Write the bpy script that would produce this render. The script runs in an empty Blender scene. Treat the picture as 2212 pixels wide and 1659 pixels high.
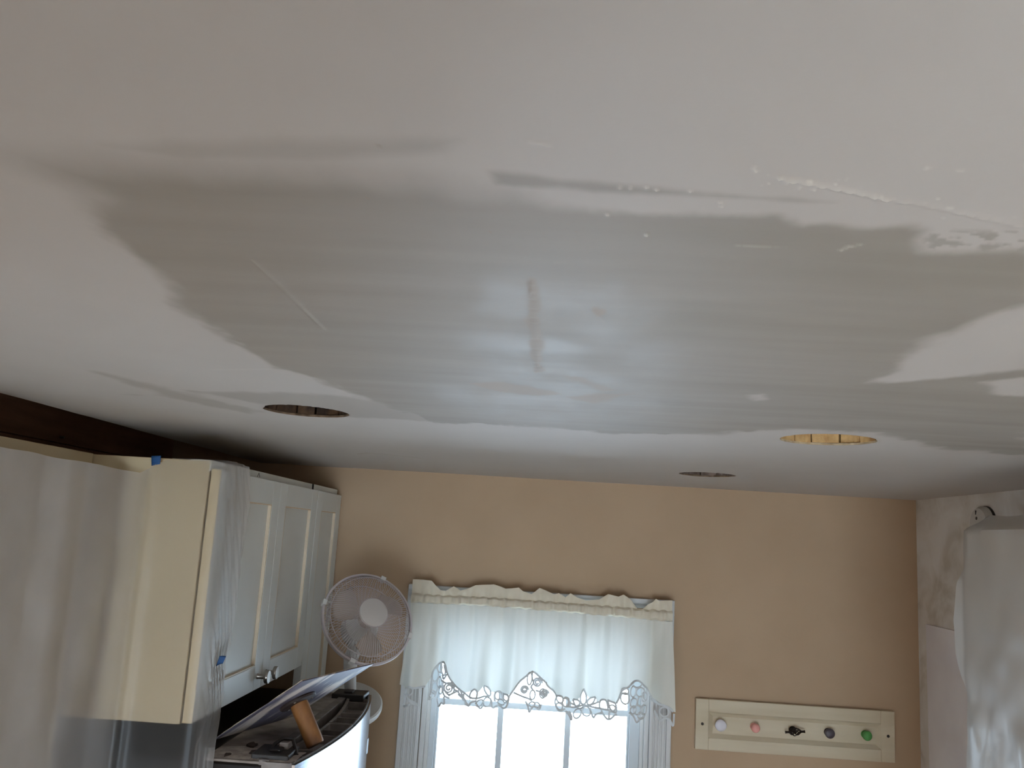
import bpy, math, random
import numpy as np
from mathutils import Vector, Matrix

random.seed(7)
rng = np.random.default_rng(11)
S = bpy.context.scene
COL = S.collection

# ------------------------------------------------------------------ camera
# Distances are metres measured from the camera; everything is lifted by LIFT
# at the very end so that the floor lies at z = 0 (camera 2.24 m up, on a ladder).
LIFT = 2.24
cam_d = bpy.data.cameras.new('camera')
cam = bpy.data.objects.new('camera', cam_d)
COL.objects.link(cam)
cam_d.sensor_fit = 'HORIZONTAL'
cam_d.sensor_width = 36.0
cam_d.lens = 36.0 * 1894.515 / 2212.0
cam_d.clip_start = 0.01
RIGHT = Vector((0.9976928, 0.03324756, 0.05919192))
DOWN = Vector((0.0525865, 0.17298296, -0.98351998))
FWD = Vector((-0.04293884, 0.9843635, 0.17083548))
cam.matrix_world = Matrix(((RIGHT.x, -DOWN.x, -FWD.x, 0), (RIGHT.y, -DOWN.y, -FWD.y, 0),
                           (RIGHT.z, -DOWN.z, -FWD.z, 0), (0, 0, 0, 1)))
S.camera = cam

# ------------------------------------------------------------------ light
def srgb(r, g, b):
    f = lambda c: c / 12.92 if c <= 0.04045 else ((c + 0.055) / 1.055) ** 2.4
    return tuple(f(c / 255.0) for c in (r, g, b))

world = bpy.data.worlds.new('overcast_sky')
S.world = world
world.use_nodes = True
bg = world.node_tree.nodes['Background']
bg.inputs['Color'].default_value = (0.63, 0.80, 1.0, 1)
bg.inputs['Strength'].default_value = 14.5

def area(name, loc, rot, sx, sy, power, color, portal=False):
    d = bpy.data.lights.new(name, 'AREA')
    d.shape = 'RECTANGLE'
    d.size, d.size_y, d.energy, d.color = sx, sy, power, color
    if portal:
        d.cycles.is_portal = True
    o = bpy.data.objects.new(name, d)
    o.location, o.rotation_euler = loc, rot
    COL.objects.link(o)
    return o

# sky light entering through the kitchen window (portal only guides sampling)
area('kitchen_window_portal', (0, 3.16, -0.85), (math.radians(-90), 0, 0), 0.64, 1.2, 1, (1, 1, 1), True)
# added warm fill for the right wall, at an invented unseen window
area('side_fill_light', (-1.28, -1.3, -0.95), (0, math.radians(-90), 0), 0.9, 1.2, 18, (1.0, 0.83, 0.62))
# added warm area light from behind, at an unseen glazed door
area('rear_fill_light', (-0.1, -2.90, -1.25), (math.radians(90), 0, 0), 1.6, 1.7, 23, (1.0, 0.82, 0.58))

S.view_settings.view_transform = 'Standard'
S.view_settings.look = 'None'
S.view_settings.gamma = 1.0
S.view_settings.use_curve_mapping = False
S.view_settings.exposure = 0.03
S.cycles.use_denoising = True
S.cycles.max_bounces = 10
S.cycles.transparent_max_bounces = 12
S.cycles.sample_clamp_indirect = 6.0

# ------------------------------------------------------------------ materials
MATS = {}
def nodes_of(name):
    m = bpy.data.materials.new(name)
    m.use_nodes = True
    nt = m.node_tree
    MATS[name] = m
    return m, nt, nt.nodes['Principled BSDF']

def mat(name, col, rough=0.6, col2=None, scale=8.0, detail=4.0, bump=0.0, bscale=60.0, metal=0.0,
        stretch=(1, 1, 1), lo=0.35, hi=0.65, spec=0.5, coat=0.0, rot=None):
    m, nt, p = nodes_of(name)
    p.inputs['Roughness'].default_value = rough
    p.inputs['Metallic'].default_value = metal
    p.inputs['Specular IOR Level'].default_value = spec
    p.inputs['Coat Weight'].default_value = coat
    tc = nt.nodes.new('ShaderNodeTexCoord')
    mp = nt.nodes.new('ShaderNodeMapping')
    mp.inputs['Scale'].default_value = stretch
    if rot is None:
        nt.links.new(tc.outputs['Object'], mp.inputs['Vector'])
    else:                                   # turn into the thing's own axes first
        m0 = nt.nodes.new('ShaderNodeMapping'); m0.inputs['Rotation'].default_value = rot
        nt.links.new(tc.outputs['Object'], m0.inputs['Vector']); nt.links.new(m0.outputs['Vector'], mp.inputs['Vector'])
    if col2 is None:
        col2 = tuple(c * 0.93 for c in col)
    nz = nt.nodes.new('ShaderNodeTexNoise')
    nz.inputs['Scale'].default_value = scale
    nz.inputs['Detail'].default_value = detail
    nt.links.new(mp.outputs['Vector'], nz.inputs['Vector'])
    rp = nt.nodes.new('ShaderNodeValToRGB')
    rp.color_ramp.elements[0].position, rp.color_ramp.elements[1].position = lo, hi
    rp.color_ramp.elements[0].color = (*col, 1)
    rp.color_ramp.elements[1].color = (*col2, 1)
    nt.links.new(nz.outputs['Fac'], rp.inputs['Fac'])
    nt.links.new(rp.outputs['Color'], p.inputs['Base Color'])
    if bump > 0:
        nb = nt.nodes.new('ShaderNodeTexNoise')
        nb.inputs['Scale'].default_value = bscale
        nb.inputs['Detail'].default_value = 3
        nt.links.new(mp.outputs['Vector'], nb.inputs['Vector'])
        b = nt.nodes.new('ShaderNodeBump')
        b.inputs['Strength'].default_value = bump
        b.inputs['Distance'].default_value = 0.002
        nt.links.new(nb.outputs['Fac'], b.inputs['Height'])
        nt.links.new(b.outputs['Normal'], p.inputs['Normal'])
    return m

mat('tan_wall', srgb(183, 156, 127), 0.75, srgb(177, 150, 121), 3, bump=0.15, bscale=90)
mat('cabinet_cool_lit', srgb(226, 230, 228), 0.42, srgb(220, 224, 222), 4)  # same cream paint with the window's cool light put into its colour
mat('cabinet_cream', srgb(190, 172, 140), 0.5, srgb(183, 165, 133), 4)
mat('cabinet_cream_lit', srgb(222, 204, 178), 0.5)  # lit copy of the cream, for recess sides and the dim right cabinet
mat('cabinet_side_wood', srgb(120, 96, 70), 0.6, srgb(104, 82, 60), 6, stretch=(1, 1, .15))
mat('trim_white', srgb(204, 203, 201), 0.4, srgb(197, 196, 194), 5)
mat('sash_vinyl', srgb(194, 200, 204), 0.4)
mat('dark_wood', srgb(186, 142, 110), 0.7, srgb(140, 104, 80), 5, bump=0.5, bscale=40, stretch=(3, .3, 3))
mat('deck_wood', srgb(90, 66, 45), 0.8, srgb(60, 44, 30), 6, bump=0.4, stretch=(.4, 3, 3))
mat('lath_dark', srgb(88, 64, 44), 0.85, srgb(46, 33, 24), 40, bump=0.8, bscale=160)
mat('lath_pale', srgb(214, 180, 126), 0.8, srgb(176, 138, 88), 38, bump=0.8, bscale=160)
mat('lath_grey', srgb(140, 122, 110), 0.85, srgb(96, 82, 74), 40, bump=0.7, bscale=160)
mat('plaster_edge', srgb(206, 190, 160), 0.9, srgb(170, 150, 120), 60, bump=0.9, bscale=200)
mat('plaster_edge_dark', srgb(150, 128, 104), 0.9, srgb(110, 90, 70), 60, bump=0.9, bscale=200)
mat('floor_bounce', srgb(200, 194, 184), 0.9, srgb(186, 178, 168), 5, bump=.4)  # unseen floor, made pale to bounce light up to the ceiling
mat('room_paint', srgb(206, 196, 180), 0.8)
mat('fan_plastic', srgb(196, 186, 186), 0.45, srgb(188, 178, 178), 6)
mat('fan_cap', srgb(206, 200, 196), 0.4, srgb(198, 192, 188), 9)
mat('fan_blade', srgb(186, 170, 156), 0.4, srgb(176, 160, 148), 6)
mat('fan_white', srgb(216, 214, 210), 0.4)
mat('dark_vent', srgb(40, 36, 34), 0.6)
mat('steel', srgb(120, 124, 132), 0.17, srgb(114, 118, 126), 3, metal=1.0, bump=0.06, bscale=30, stretch=(1, 1, 12))
mat('handle_steel', srgb(150, 140, 130), 0.3, metal=1.0)
mat('brushed_nickel', srgb(186, 180, 172), 0.28, metal=1.0, scale=20)
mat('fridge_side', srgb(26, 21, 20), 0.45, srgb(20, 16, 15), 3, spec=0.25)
mat('fridge_dust', srgb(166, 156, 148), 0.9, srgb(118, 109, 103), 14, detail=8, bump=0.4, bscale=70)
mat('fridge_plastic', srgb(136, 128, 124), 0.6, srgb(96, 89, 86), 16, detail=6)
mat('black_plastic', srgb(26, 23, 24), 0.5)
mat('plaster_dust', srgb(190, 178, 168), 0.95, srgb(150, 138, 130), 40, detail=6, bump=0.6)
mat('crumb_dark', srgb(52, 42, 40), 0.9, srgb(72, 60, 55), 60)
mat('hawk_top', srgb(214, 198, 172), 0.9, srgb(184, 166, 142), 30, bump=0.6)
HR = Matrix(((0.38284539, 0.76078885, 0.52405128), (0.92332511, -0.33354212, -0.19031656), (0.03000246, 0.55673152, -0.83015051)))
mat('hawk_metal', srgb(92, 90, 108), 0.45, srgb(204, 194, 186), 34, detail=9, bump=0.4, bscale=50,
    stretch=(.55, 0.16, 1), lo=0.50, hi=0.60, rot=tuple(HR.transposed().to_euler()))
mat('hawk_washer', srgb(58, 42, 36), 0.7, srgb(40, 29, 26), 30)
mat('hawk_handle', srgb(158, 108, 60), 0.6, srgb(112, 72, 42), 22, detail=6, stretch=(1, 1, .5), bump=0.2)
mat('painters_tape', srgb(18, 72, 124), 0.7, srgb(14, 60, 108), 60)
mat('rack_cream', srgb(206, 192, 166), 0.6, srgb(194, 178, 150), 9, detail=7, stretch=(.3, 1, 2))
mat('screw_dark', srgb(34, 28, 26), 0.5)
mat('added_strip_cream', srgb(196, 176, 140), 0.5)
mat('knob_white', srgb(218, 214, 220), 0.3)
mat('knob_pink', srgb(232, 164, 154), 0.4)
mat('knob_iron', srgb(42, 36, 34), 0.5, metal=0.6)
mat('knob_slate', srgb(72, 64, 70), 0.4)
mat('knob_green', srgb(82, 152, 76), 0.45, srgb(70, 134, 64), 60)
mat('board_white', srgb(248, 246, 250), 0.55, srgb(232, 228, 234), 3)
mat('detector_white', srgb(206, 202, 196), 0.5)

def wall_mud():
    m, nt, p = nodes_of('mudded_wall')
    N, Lk = nt.nodes, nt.links
    tc = N.new('ShaderNodeTexCoord')
    n1 = N.new('ShaderNodeTexNoise'); n1.inputs['Scale'].default_value = 5.5; n1.inputs['Detail'].default_value = 5
    n1.inputs['Distortion'].default_value = 0.6
    Lk.new(tc.outputs['Object'], n1.inputs['Vector'])
    r = N.new('ShaderNodeValToRGB')
    e = r.color_ramp.elements
    e[0].position, e[0].color = 0.38, (*srgb(206, 197, 185), 1)
    e[1].position, e[1].color = 0.62, (*srgb(240, 237, 234), 1)
    x = e.new(0.47); x.color = (*srgb(226, 220, 213), 1)
    Lk.new(n1.outputs['Fac'], r.inputs['Fac'])
    Lk.new(r.outputs['Color'], p.inputs['Base Color'])
    p.inputs['Roughness'].default_value = 0.85
    n2 = N.new('ShaderNodeTexNoise'); n2.inputs['Scale'].default_value = 30; n2.inputs['Detail'].default_value = 4
    Lk.new(tc.outputs['Object'], n2.inputs['Vector'])
    b = N.new('ShaderNodeBump'); b.inputs['Strength'].default_value = 0.25; b.inputs['Distance'].default_value = 0.003
    Lk.new(n2.outputs['Fac'], b.inputs['Height']); Lk.new(b.outputs['Normal'], p.inputs['Normal'])
wall_mud()

def ceiling_mat():
    m, nt, p = nodes_of('skimmed_ceiling')
    N, Lk = nt.nodes, nt.links
    def attr(n):
        a = N.new('ShaderNodeAttribute'); a.attribute_name = n; return a.outputs['Fac']
    def mix(fac, a, b):
        x = N.new('ShaderNodeMix'); x.data_type = 'RGBA'
        Lk.new(fac, x.inputs[0])
        for v, i in ((a, 6), (b, 7)):
            if isinstance(v, tuple): x.inputs[i].default_value = (*v, 1)
            else: Lk.new(v, x.inputs[i])
        return x.outputs[2]
    def mixf(fac, a, b):
        x = N.new('ShaderNodeMix'); x.data_type = 'FLOAT'
        Lk.new(fac, x.inputs[0])
        for v, i in ((a, 2), (b, 3)):
            if isinstance(v, float): x.inputs[i].default_value = v
            else: Lk.new(v, x.inputs[i])
        return x.outputs[0]
    tc = N.new('ShaderNodeTexCoord')
    nz = N.new('ShaderNodeTexNoise'); nz.inputs['Scale'].default_value = 7; nz.inputs['Detail'].default_value = 6
    Lk.new(tc.outputs['Object'], nz.inputs['Vector'])
    dry = mix(nz.outputs['Fac'], srgb(195, 187, 179), srgb(187, 179, 172))
    damp = mix(nz.outputs['Fac'], srgb(153, 144, 132), srgb(144, 135, 124))
    c = mix(attr('damp'), dry, damp)
    c = mix(attr('smudge'), c, srgb(160, 142, 124))
    c = mix(attr('chalk_glint'), c, srgb(226, 220, 208))
    Lk.new(c, p.inputs['Base Color'])
    r = mixf(attr('damp'), 0.63, 0.62)
    r = mixf(attr('gloss'), r, 0.54)
    Lk.new(r, p.inputs['Roughness'])
    p.inputs['Specular IOR Level'].default_value = 0.5
    n2 = N.new('ShaderNodeTexNoise'); n2.inputs['Scale'].default_value = 160; n2.inputs['Detail'].default_value = 3
    Lk.new(tc.outputs['Object'], n2.inputs['Vector'])
    b = N.new('ShaderNodeBump'); b.inputs['Strength'].default_value = 0.10; b.inputs['Distance'].default_value = 0.001
    Lk.new(n2.outputs['Fac'], b.inputs['Height']); Lk.new(b.outputs['Normal'], p.inputs['Normal'])
ceiling_mat()

def sheet_mat(name, opac, tint, blur=0.5):
    """thin translucent polythene: partly clear, partly milky, slightly shiny"""
    m, nt, p = nodes_of(name)
    N, Lk = nt.nodes, nt.links
    N.remove(p)
    out = N['Material Output']
    tr = N.new('ShaderNodeBsdfTransparent'); tr.inputs['Color'].default_value = (0.97, 0.97, 0.97, 1)
    rf = N.new('ShaderNodeBsdfRefraction'); rf.inputs['IOR'].default_value = 1.03; rf.inputs['Roughness'].default_value = blur
    rf.inputs['Color'].default_value = (0.97, 0.97, 0.97, 1)
    df = N.new('ShaderNodeBsdfDiffuse'); df.inputs['Color'].default_value = (*tint, 1)
    tl = N.new('ShaderNodeBsdfTranslucent'); tl.inputs['Color'].default_value = (*tint, 1)
    gl = N.new('ShaderNodeBsdfGlossy'); gl.inputs['Roughness'].default_value = 0.34
    m0 = N.new('ShaderNodeMixShader'); m0.inputs[0].default_value = 0.35
    Lk.new(tr.outputs[0], m0.inputs[1]); Lk.new(rf.outputs[0], m0.inputs[2])
    m1 = N.new('ShaderNodeMixShader'); m1.inputs[0].default_value = 0.5
    Lk.new(df.outputs[0], m1.inputs[1]); Lk.new(tl.outputs[0], m1.inputs[2])
    tc = N.new('ShaderNodeTexCoord')
    nz = N.new('ShaderNodeTexNoise'); nz.inputs['Scale'].default_value = 9; nz.inputs['Detail'].default_value = 5
    Lk.new(tc.outputs['Object'], nz.inputs['Vector'])
    mr = N.new('ShaderNodeMapRange'); mr.inputs['To Min'].default_value = opac - 0.06; mr.inputs['To Max'].default_value = opac + 0.06
    Lk.new(nz.outputs['Fac'], mr.inputs['Value'])
    haze = N.new('ShaderNodeAttribute'); haze.attribute_name = 'haze'      # milky haze painted as opacity along the sheet
    ml = N.new('ShaderNodeMath'); ml.operation = 'MULTIPLY'
    Lk.new(mr.outputs[0], ml.inputs[0]); Lk.new(haze.outputs['Fac'], ml.inputs[1]); mr = ml
    m2 = N.new('ShaderNodeMixShader')
    Lk.new(mr.outputs[0], m2.inputs[0]); Lk.new(m0.outputs[0], m2.inputs[1]); Lk.new(m1.outputs[0], m2.inputs[2])
    m3 = N.new('ShaderNodeMixShader')
    fr = N.new('ShaderNodeFresnel'); fr.inputs['IOR'].default_value = 1.30
    Lk.new(fr.outputs[0], m3.inputs[0]); Lk.new(m2.outputs[0], m3.inputs[1]); Lk.new(gl.outputs[0], m3.inputs[2])
    Lk.new(m3.outputs[0], out.inputs['Surface'])
sheet_mat('poly_sheet', 0.22, (0.95, 0.92, 0.91))
sheet_mat('poly_sheet_milky', 0.62, (0.97, 0.95, 0.92))

def cloth_mat(name, col, tcol, fac):
    m, nt, p = nodes_of(name)
    N, Lk = nt.nodes, nt.links
    p.inputs['Base Color'].default_value = (*col, 1); p.inputs['Roughness'].default_value = 0.9
    p.inputs['Specular IOR Level'].default_value = 0.2
    tc = N.new('ShaderNodeTexCoord')
    w = N.new('ShaderNodeTexNoise'); w.inputs['Scale'].default_value = 420
    Lk.new(tc.outputs['Object'], w.inputs['Vector'])
    b = N.new('ShaderNodeBump'); b.inputs['Strength'].default_value = 0.12; b.inputs['Distance'].default_value = 0.0006
    Lk.new(w.outputs['Fac'], b.inputs['Height']); Lk.new(b.outputs['Normal'], p.inputs['Normal'])
    tl = N.new('ShaderNodeBsdfTranslucent'); tl.inputs['Color'].default_value = (*tcol, 1)
    mx = N.new('ShaderNodeMixShader'); mx.inputs[0].default_value = fac
    Lk.new(p.outputs[0], mx.inputs[1]); Lk.new(tl.outputs[0], mx.inputs[2])
    Lk.new(mx.outputs[0], N['Material Output'].inputs['Surface'])
cloth_mat('valance_cotton', srgb(226, 224, 214), srgb(222, 224, 220), 0.15)
cloth_mat('valance_pocket', srgb(226, 216, 196), srgb(222, 206, 180), 0.14)
cloth_mat('lace_thread', srgb(214, 216, 216), srgb(200, 206, 210), 0.10)

def glass_mat():
    m, nt, p = nodes_of('window_glass')
    N, Lk = nt.nodes, nt.links
    N.remove(p)
    tr = N.new('ShaderNodeBsdfTransparent'); tr.inputs['Color'].default_value = (0.96, 0.98, 0.98, 1)
    gl = N.new('ShaderNodeBsdfGlossy'); gl.inputs['Roughness'].default_value = 0.02
    fr = N.new('ShaderNodeFresnel'); fr.inputs['IOR'].default_value = 1.45
    mx = N.new('ShaderNodeMixShader')
    Lk.new(fr.outputs[0], mx.inputs[0]); Lk.new(tr.outputs[0], mx.inputs[1]); Lk.new(gl.outputs[0], mx.inputs[2])
    Lk.new(mx.outputs[0], N['Material Output'].inputs['Surface'])
glass_mat()

# ------------------------------------------------------------------ mesh helpers
class MB:
    def __init__(s): s.v, s.f = [], []
    def add(s, vs, fs):
        o = len(s.v)
        s.v += [tuple(map(float, q)) for q in vs]
        s.f += [tuple(i + o for i in f) for f in fs]
        return s
    def box(s, x0, x1, y0, y1, z0, z1):
        return s.add([(x0, y0, z0), (x1, y0, z0), (x1, y1, z0), (x0, y1, z0), (x0, y0, z1), (x1, y0, z1), (x1, y1, z1), (x0, y1, z1)],
                     [(0, 3, 2, 1), (4, 5, 6, 7), (0, 1, 5, 4), (1, 2, 6, 5), (2, 3, 7, 6), (3, 0, 4, 7)])
    def lathe(s, prof, n=24, loc=(0, 0, 0), axis=(0, 0, 1), cap=True):
        """prof: list of (radius, height along axis)"""
        ax = Vector(axis).normalized()
        q = Vector((0, 0, 1)).rotation_difference(ax)
        L = Vector(loc)
        vs, fs = [], []
        for r, h in prof:
            for k in range(n):
                a = 2 * math.pi * k / n
                vs.append(L + q @ Vector((r * math.cos(a), r * math.sin(a), h)))
        for i in range(len(prof) - 1):
            for k in range(n):
                fs.append((i * n + k, i * n + (k + 1) % n, (i + 1) * n + (k + 1) % n, (i + 1) * n + k))
        if cap:
            fs.append(tuple(range(n - 1, -1, -1)))
            fs.append(tuple((len(prof) - 1) * n + k for k in range(n)))
        return s.add(vs, fs)
    def tube(s, pts, r, n=6, closed=False, flat=1.0, up=None):
        P = [Vector(p) for p in pts]
        m = len(P)
        rings = []
        prev = None
        for i, p in enumerate(P):
            a = P[(i - 1) % m] if (closed or i > 0) else p
            b = P[(i + 1) % m] if (closed or i < m - 1) else p
            t = (b - a)
            if t.length < 1e-9: t = Vector((0, 0, 1))
            t.normalize()
            u = Vector(up) if up is not None else (prev if prev is not None else (Vector((0, 0, 1)) if abs(t.z) < .9 else Vector((1, 0, 0))))
            u = (u - t * u.dot(t))
            if u.length < 1e-6: u = t.orthogonal()
            u.normalize(); prev = u
            w = t.cross(u)
            rr = r[i] if isinstance(r, (list, tuple)) else r
            rings.append([p + u * (math.cos(2 * math.pi * k / n) * rr * flat) + w * (math.sin(2 * math.pi * k / n) * rr) for k in range(n)])
        vs = [v for g in rings for v in g]
        fs = []
        for i in range(m if closed else m - 1):
            j = (i + 1) % m
            for k in range(n):
                fs.append((i * n + k, i * n + (k + 1) % n, j * n + (k + 1) % n, j * n + k))
        if not closed:
            fs.append(tuple(range(n - 1, -1, -1))); fs.append(tuple((m - 1) * n + k for k in range(n)))
        return s.add(vs, fs)
    def grid(s, fn, nu, nv):
        vs = [fn(i / (nu - 1), j / (nv - 1)) for j in range(nv) for i in range(nu)]
        fs = [(j * nu + i, j * nu + i + 1, (j + 1) * nu + i + 1, (j + 1) * nu + i) for j in range(nv - 1) for i in range(nu - 1)]
        return s.add(vs, fs)
    def prism(s, poly, z0, z1, axis='z'):
        n = len(poly)
        def P(a, b, h): return (a, b, h) if axis == 'z' else ((h, a, b) if axis == 'x' else (a, h, b))
        vs = [P(a, b, z0) for a, b in poly] + [P(a, b, z1) for a, b in poly]
        fs = [tuple(range(n - 1, -1, -1)), tuple(range(n, 2 * n))]
        fs += [(i, (i + 1) % n, n + (i + 1) % n, n + i) for i in range(n)]
        return s.add(vs, fs)

WLOC = {}
def wloc(o): return WLOC.get(o.name, Vector((0, 0, 0))) if o else Vector((0, 0, 0))

def obj(name, mb, material, parent=None, smooth=False, bevel=0.0, origin=None, solid=0.0, fixn=True):
    """one mesh object; coordinates given in room space, stored relative to its origin"""
    o0 = Vector(origin) if origin is not None else wloc(parent)
    me = bpy.data.meshes.new(name)
    me.from_pydata([(x - o0.x, y - o0.y, z - o0.z) for x, y, z in mb.v], [], mb.f)
    if fixn:
        import bmesh
        bm = bmesh.new(); bm.from_mesh(me)
        bmesh.ops.recalc_face_normals(bm, faces=bm.faces)
        bm.to_mesh(me); bm.free()
    me.materials.append(MATS[material])
    if smooth:
        me.polygons.foreach_set('use_smooth', [True] * len(me.polygons))
        try: me.set_sharp_from_angle(angle=math.radians(40))
        except Exception: pass
    me.update()
    o = bpy.data.objects.new(name, me)
    COL.objects.link(o)
    if parent is not None:
        o.parent = parent
    o.location = o0 - wloc(parent)
    WLOC[o.name] = o0
    if bevel > 0:
        b = o.modifiers.new('bevel', 'BEVEL'); b.width = bevel; b.segments = 2; b.limit_method = 'ANGLE'
    if solid > 0:
        b = o.modifiers.new('thickness', 'SOLIDIFY'); b.thickness = solid
    return o

def thing(name, loc, label=None, cat=None, group=None, kind=None):
    o = bpy.data.objects.new(name, None)
    o.empty_display_size = 0.05
    COL.objects.link(o)
    o.location = loc
    WLOC[o.name] = Vector(loc)
    return tag(o, label, cat, group, kind)

def tag(o, label=None, cat=None, group=None, kind=None):
    if label: o['label'] = label
    if cat: o['category'] = cat
    if group: o['group'] = group
    if kind: o['kind'] = kind
    return o

def lerp_list(pts, x):
    return float(np.interp(x, [p[0] for p in pts], [p[1] for p in pts]))

_LAT = {}
def vnoise(x, y, seed=0):
    """smooth 2-D value noise in [-1, 1] for numpy arrays"""
    if seed not in _LAT: _LAT[seed] = np.random.default_rng(seed).random((256, 256)) * 2 - 1
    r = _LAT[seed]
    xi, yi = np.floor(x).astype(int), np.floor(y).astype(int)
    fx, fy = x - xi, y - yi
    fx, fy = fx * fx * (3 - 2 * fx), fy * fy * (3 - 2 * fy)
    g = lambda a, b: r[a % 256, b % 256]
    return ((g(xi, yi) * (1 - fx) + g(xi + 1, yi) * fx) * (1 - fy) + (g(xi, yi + 1) * (1 - fx) + g(xi + 1, yi + 1) * fx) * fy)

def fbm(x, y, seed=0, oct=4):
    s, a = 0, 1.0
    for k in range(oct):
        s = s + a * vnoise(x * 2 ** k, y * 2 ** k, seed + k); a *= 0.5
    return s

# ------------------------------------------------------------------ measured outlines (metres)
LACE_LINES = [[(-0.407,-0.514),(-0.408,-0.5),(-0.399,-0.491),(-0.389,-0.494),(-0.378,-0.496),(-0.35,-0.493)],[(-0.407,-0.514),(-0.401,-0.525),(-0.389,-0.533),(-0.372,-0.543),(-0.368,-0.551),(-0.379,-0.544),(-0.396,-0.533)],[(-0.414,-0.516),(-0.408,-0.532),(-0.415,-0.559),(-0.39,-0.544)],[(-0.335,-0.536),(-0.333,-0.5),(-0.332,-0.448),(-0.317,-0.427),(-0.303,-0.417),(-0.297,-0.414),(-0.29,-0.421),(-0.282,-0.447),(-0.267,-0.469),(-0.252,-0.484),(-0.234,-0.495),(-0.22,-0.502),(-0.203,-0.514),(-0.179,-0.514)],[(-0.303,-0.417),(-0.305,-0.435),(-0.299,-0.451),(-0.291,-0.457),(-0.286,-0.445),(-0.291,-0.432),(-0.294,-0.423)],[(-0.298,-0.455),(-0.292,-0.47),(-0.282,-0.45)],[(-0.3,-0.471),(-0.285,-0.477),(-0.266,-0.48),(-0.253,-0.495),(-0.259,-0.509),(-0.273,-0.514),(-0.288,-0.497)],[(-0.292,-0.47),(-0.293,-0.497),(-0.287,-0.517),(-0.268,-0.523)],[(-0.255,-0.495),(-0.239,-0.501),(-0.22,-0.526)],[(-0.234,-0.495),(-0.218,-0.524),(-0.203,-0.541)],[(-0.222,-0.502),(-0.223,-0.52),(-0.241,-0.507)],[(-0.273,-0.516),(-0.239,-0.496)],[(-0.312,-0.53),(-0.302,-0.558),(-0.295,-0.538),(-0.282,-0.544),(-0.287,-0.519)],[(-0.203,-0.512),(-0.201,-0.498),(-0.19,-0.486),(-0.181,-0.49),(-0.178,-0.501),(-0.181,-0.515)],[(-0.162,-0.482),(-0.159,-0.498),(-0.149,-0.515),(-0.139,-0.517),(-0.14,-0.499),(-0.153,-0.486),(-0.162,-0.482)],[(-0.203,-0.514),(-0.179,-0.514),(-0.156,-0.515),(-0.136,-0.527)],[(-0.218,-0.533),(-0.203,-0.542),(-0.199,-0.527),(-0.183,-0.522)],[(-0.183,-0.526),(-0.175,-0.539),(-0.165,-0.552),(-0.159,-0.536)],[(-0.136,-0.527),(-0.132,-0.558),(-0.112,-0.539),(-0.091,-0.549),(-0.08,-0.53),(-0.077,-0.504)],[(-0.124,-0.531),(-0.128,-0.514),(-0.122,-0.501),(-0.11,-0.498),(-0.1,-0.503),(-0.099,-0.521)],[(-0.098,-0.503),(-0.079,-0.501),(-0.078,-0.519),(-0.092,-0.529)],[(-0.077,-0.504),(-0.068,-0.49),(-0.047,-0.459),(-0.029,-0.445),(-0.007,-0.425),(0.015,-0.442),(0.037,-0.458)],[(-0.007,-0.425),(-0.008,-0.448),(0.0,-0.465),(-0.011,-0.475),(-0.001,-0.487)],[(-0.064,-0.492),(-0.042,-0.504),(-0.016,-0.511),(-0.004,-0.519)],[(0.006,-0.487),(0.025,-0.49),(0.042,-0.498)],[(-0.025,-0.52),(-0.015,-0.533),(-0.011,-0.559),(-0.003,-0.539),(0.009,-0.536),(0.021,-0.547),(0.027,-0.528)],[(0.038,-0.458),(0.045,-0.473),(0.069,-0.487),(0.075,-0.5)],[(0.075,-0.5),(0.069,-0.519),(0.084,-0.544),(0.104,-0.53)],[(0.074,-0.496),(0.091,-0.494),(0.096,-0.501)],[(0.096,-0.499),(0.112,-0.5),(0.115,-0.511),(0.106,-0.525)],[(0.162,-0.475),(0.151,-0.495),(0.154,-0.517),(0.164,-0.526),(0.173,-0.516),(0.173,-0.496),(0.162,-0.475)],[(0.128,-0.501),(0.131,-0.514),(0.139,-0.525),(0.154,-0.52),(0.145,-0.505),(0.128,-0.501)],[(0.201,-0.494),(0.184,-0.5),(0.174,-0.516),(0.18,-0.525),(0.194,-0.515),(0.201,-0.494)],[(0.108,-0.523),(0.134,-0.526),(0.176,-0.526),(0.215,-0.527),(0.245,-0.527)],[(0.117,-0.511),(0.134,-0.519)],[(0.18,-0.525),(0.198,-0.515),(0.212,-0.507)],[(0.104,-0.538),(0.119,-0.551),(0.125,-0.568),(0.126,-0.552),(0.116,-0.538)],[(0.185,-0.531),(0.191,-0.55),(0.198,-0.561),(0.202,-0.547),(0.222,-0.54)],[(0.22,-0.533),(0.23,-0.548),(0.244,-0.559),(0.264,-0.543),(0.269,-0.54)],[(0.244,-0.558),(0.245,-0.534)],[(0.215,-0.527),(0.213,-0.511),(0.218,-0.5),(0.23,-0.497),(0.236,-0.503),(0.241,-0.523)],[(0.237,-0.497),(0.251,-0.502),(0.267,-0.508),(0.269,-0.54),(0.247,-0.527),(0.239,-0.499)],[(0.267,-0.508),(0.276,-0.49),(0.28,-0.472),(0.286,-0.462),(0.304,-0.452),(0.316,-0.438),(0.327,-0.433),(0.341,-0.435),(0.353,-0.447),(0.37,-0.463),(0.382,-0.485),(0.398,-0.499)],[(0.307,-0.53),(0.324,-0.542),(0.334,-0.567),(0.343,-0.554),(0.361,-0.552),(0.369,-0.514)],[(0.382,-0.494),(0.401,-0.501),(0.419,-0.502),(0.44,-0.51),(0.447,-0.52)],[(0.392,-0.524),(0.407,-0.554),(0.42,-0.54),(0.439,-0.543),(0.449,-0.57),(0.45,-0.525)]]
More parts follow.
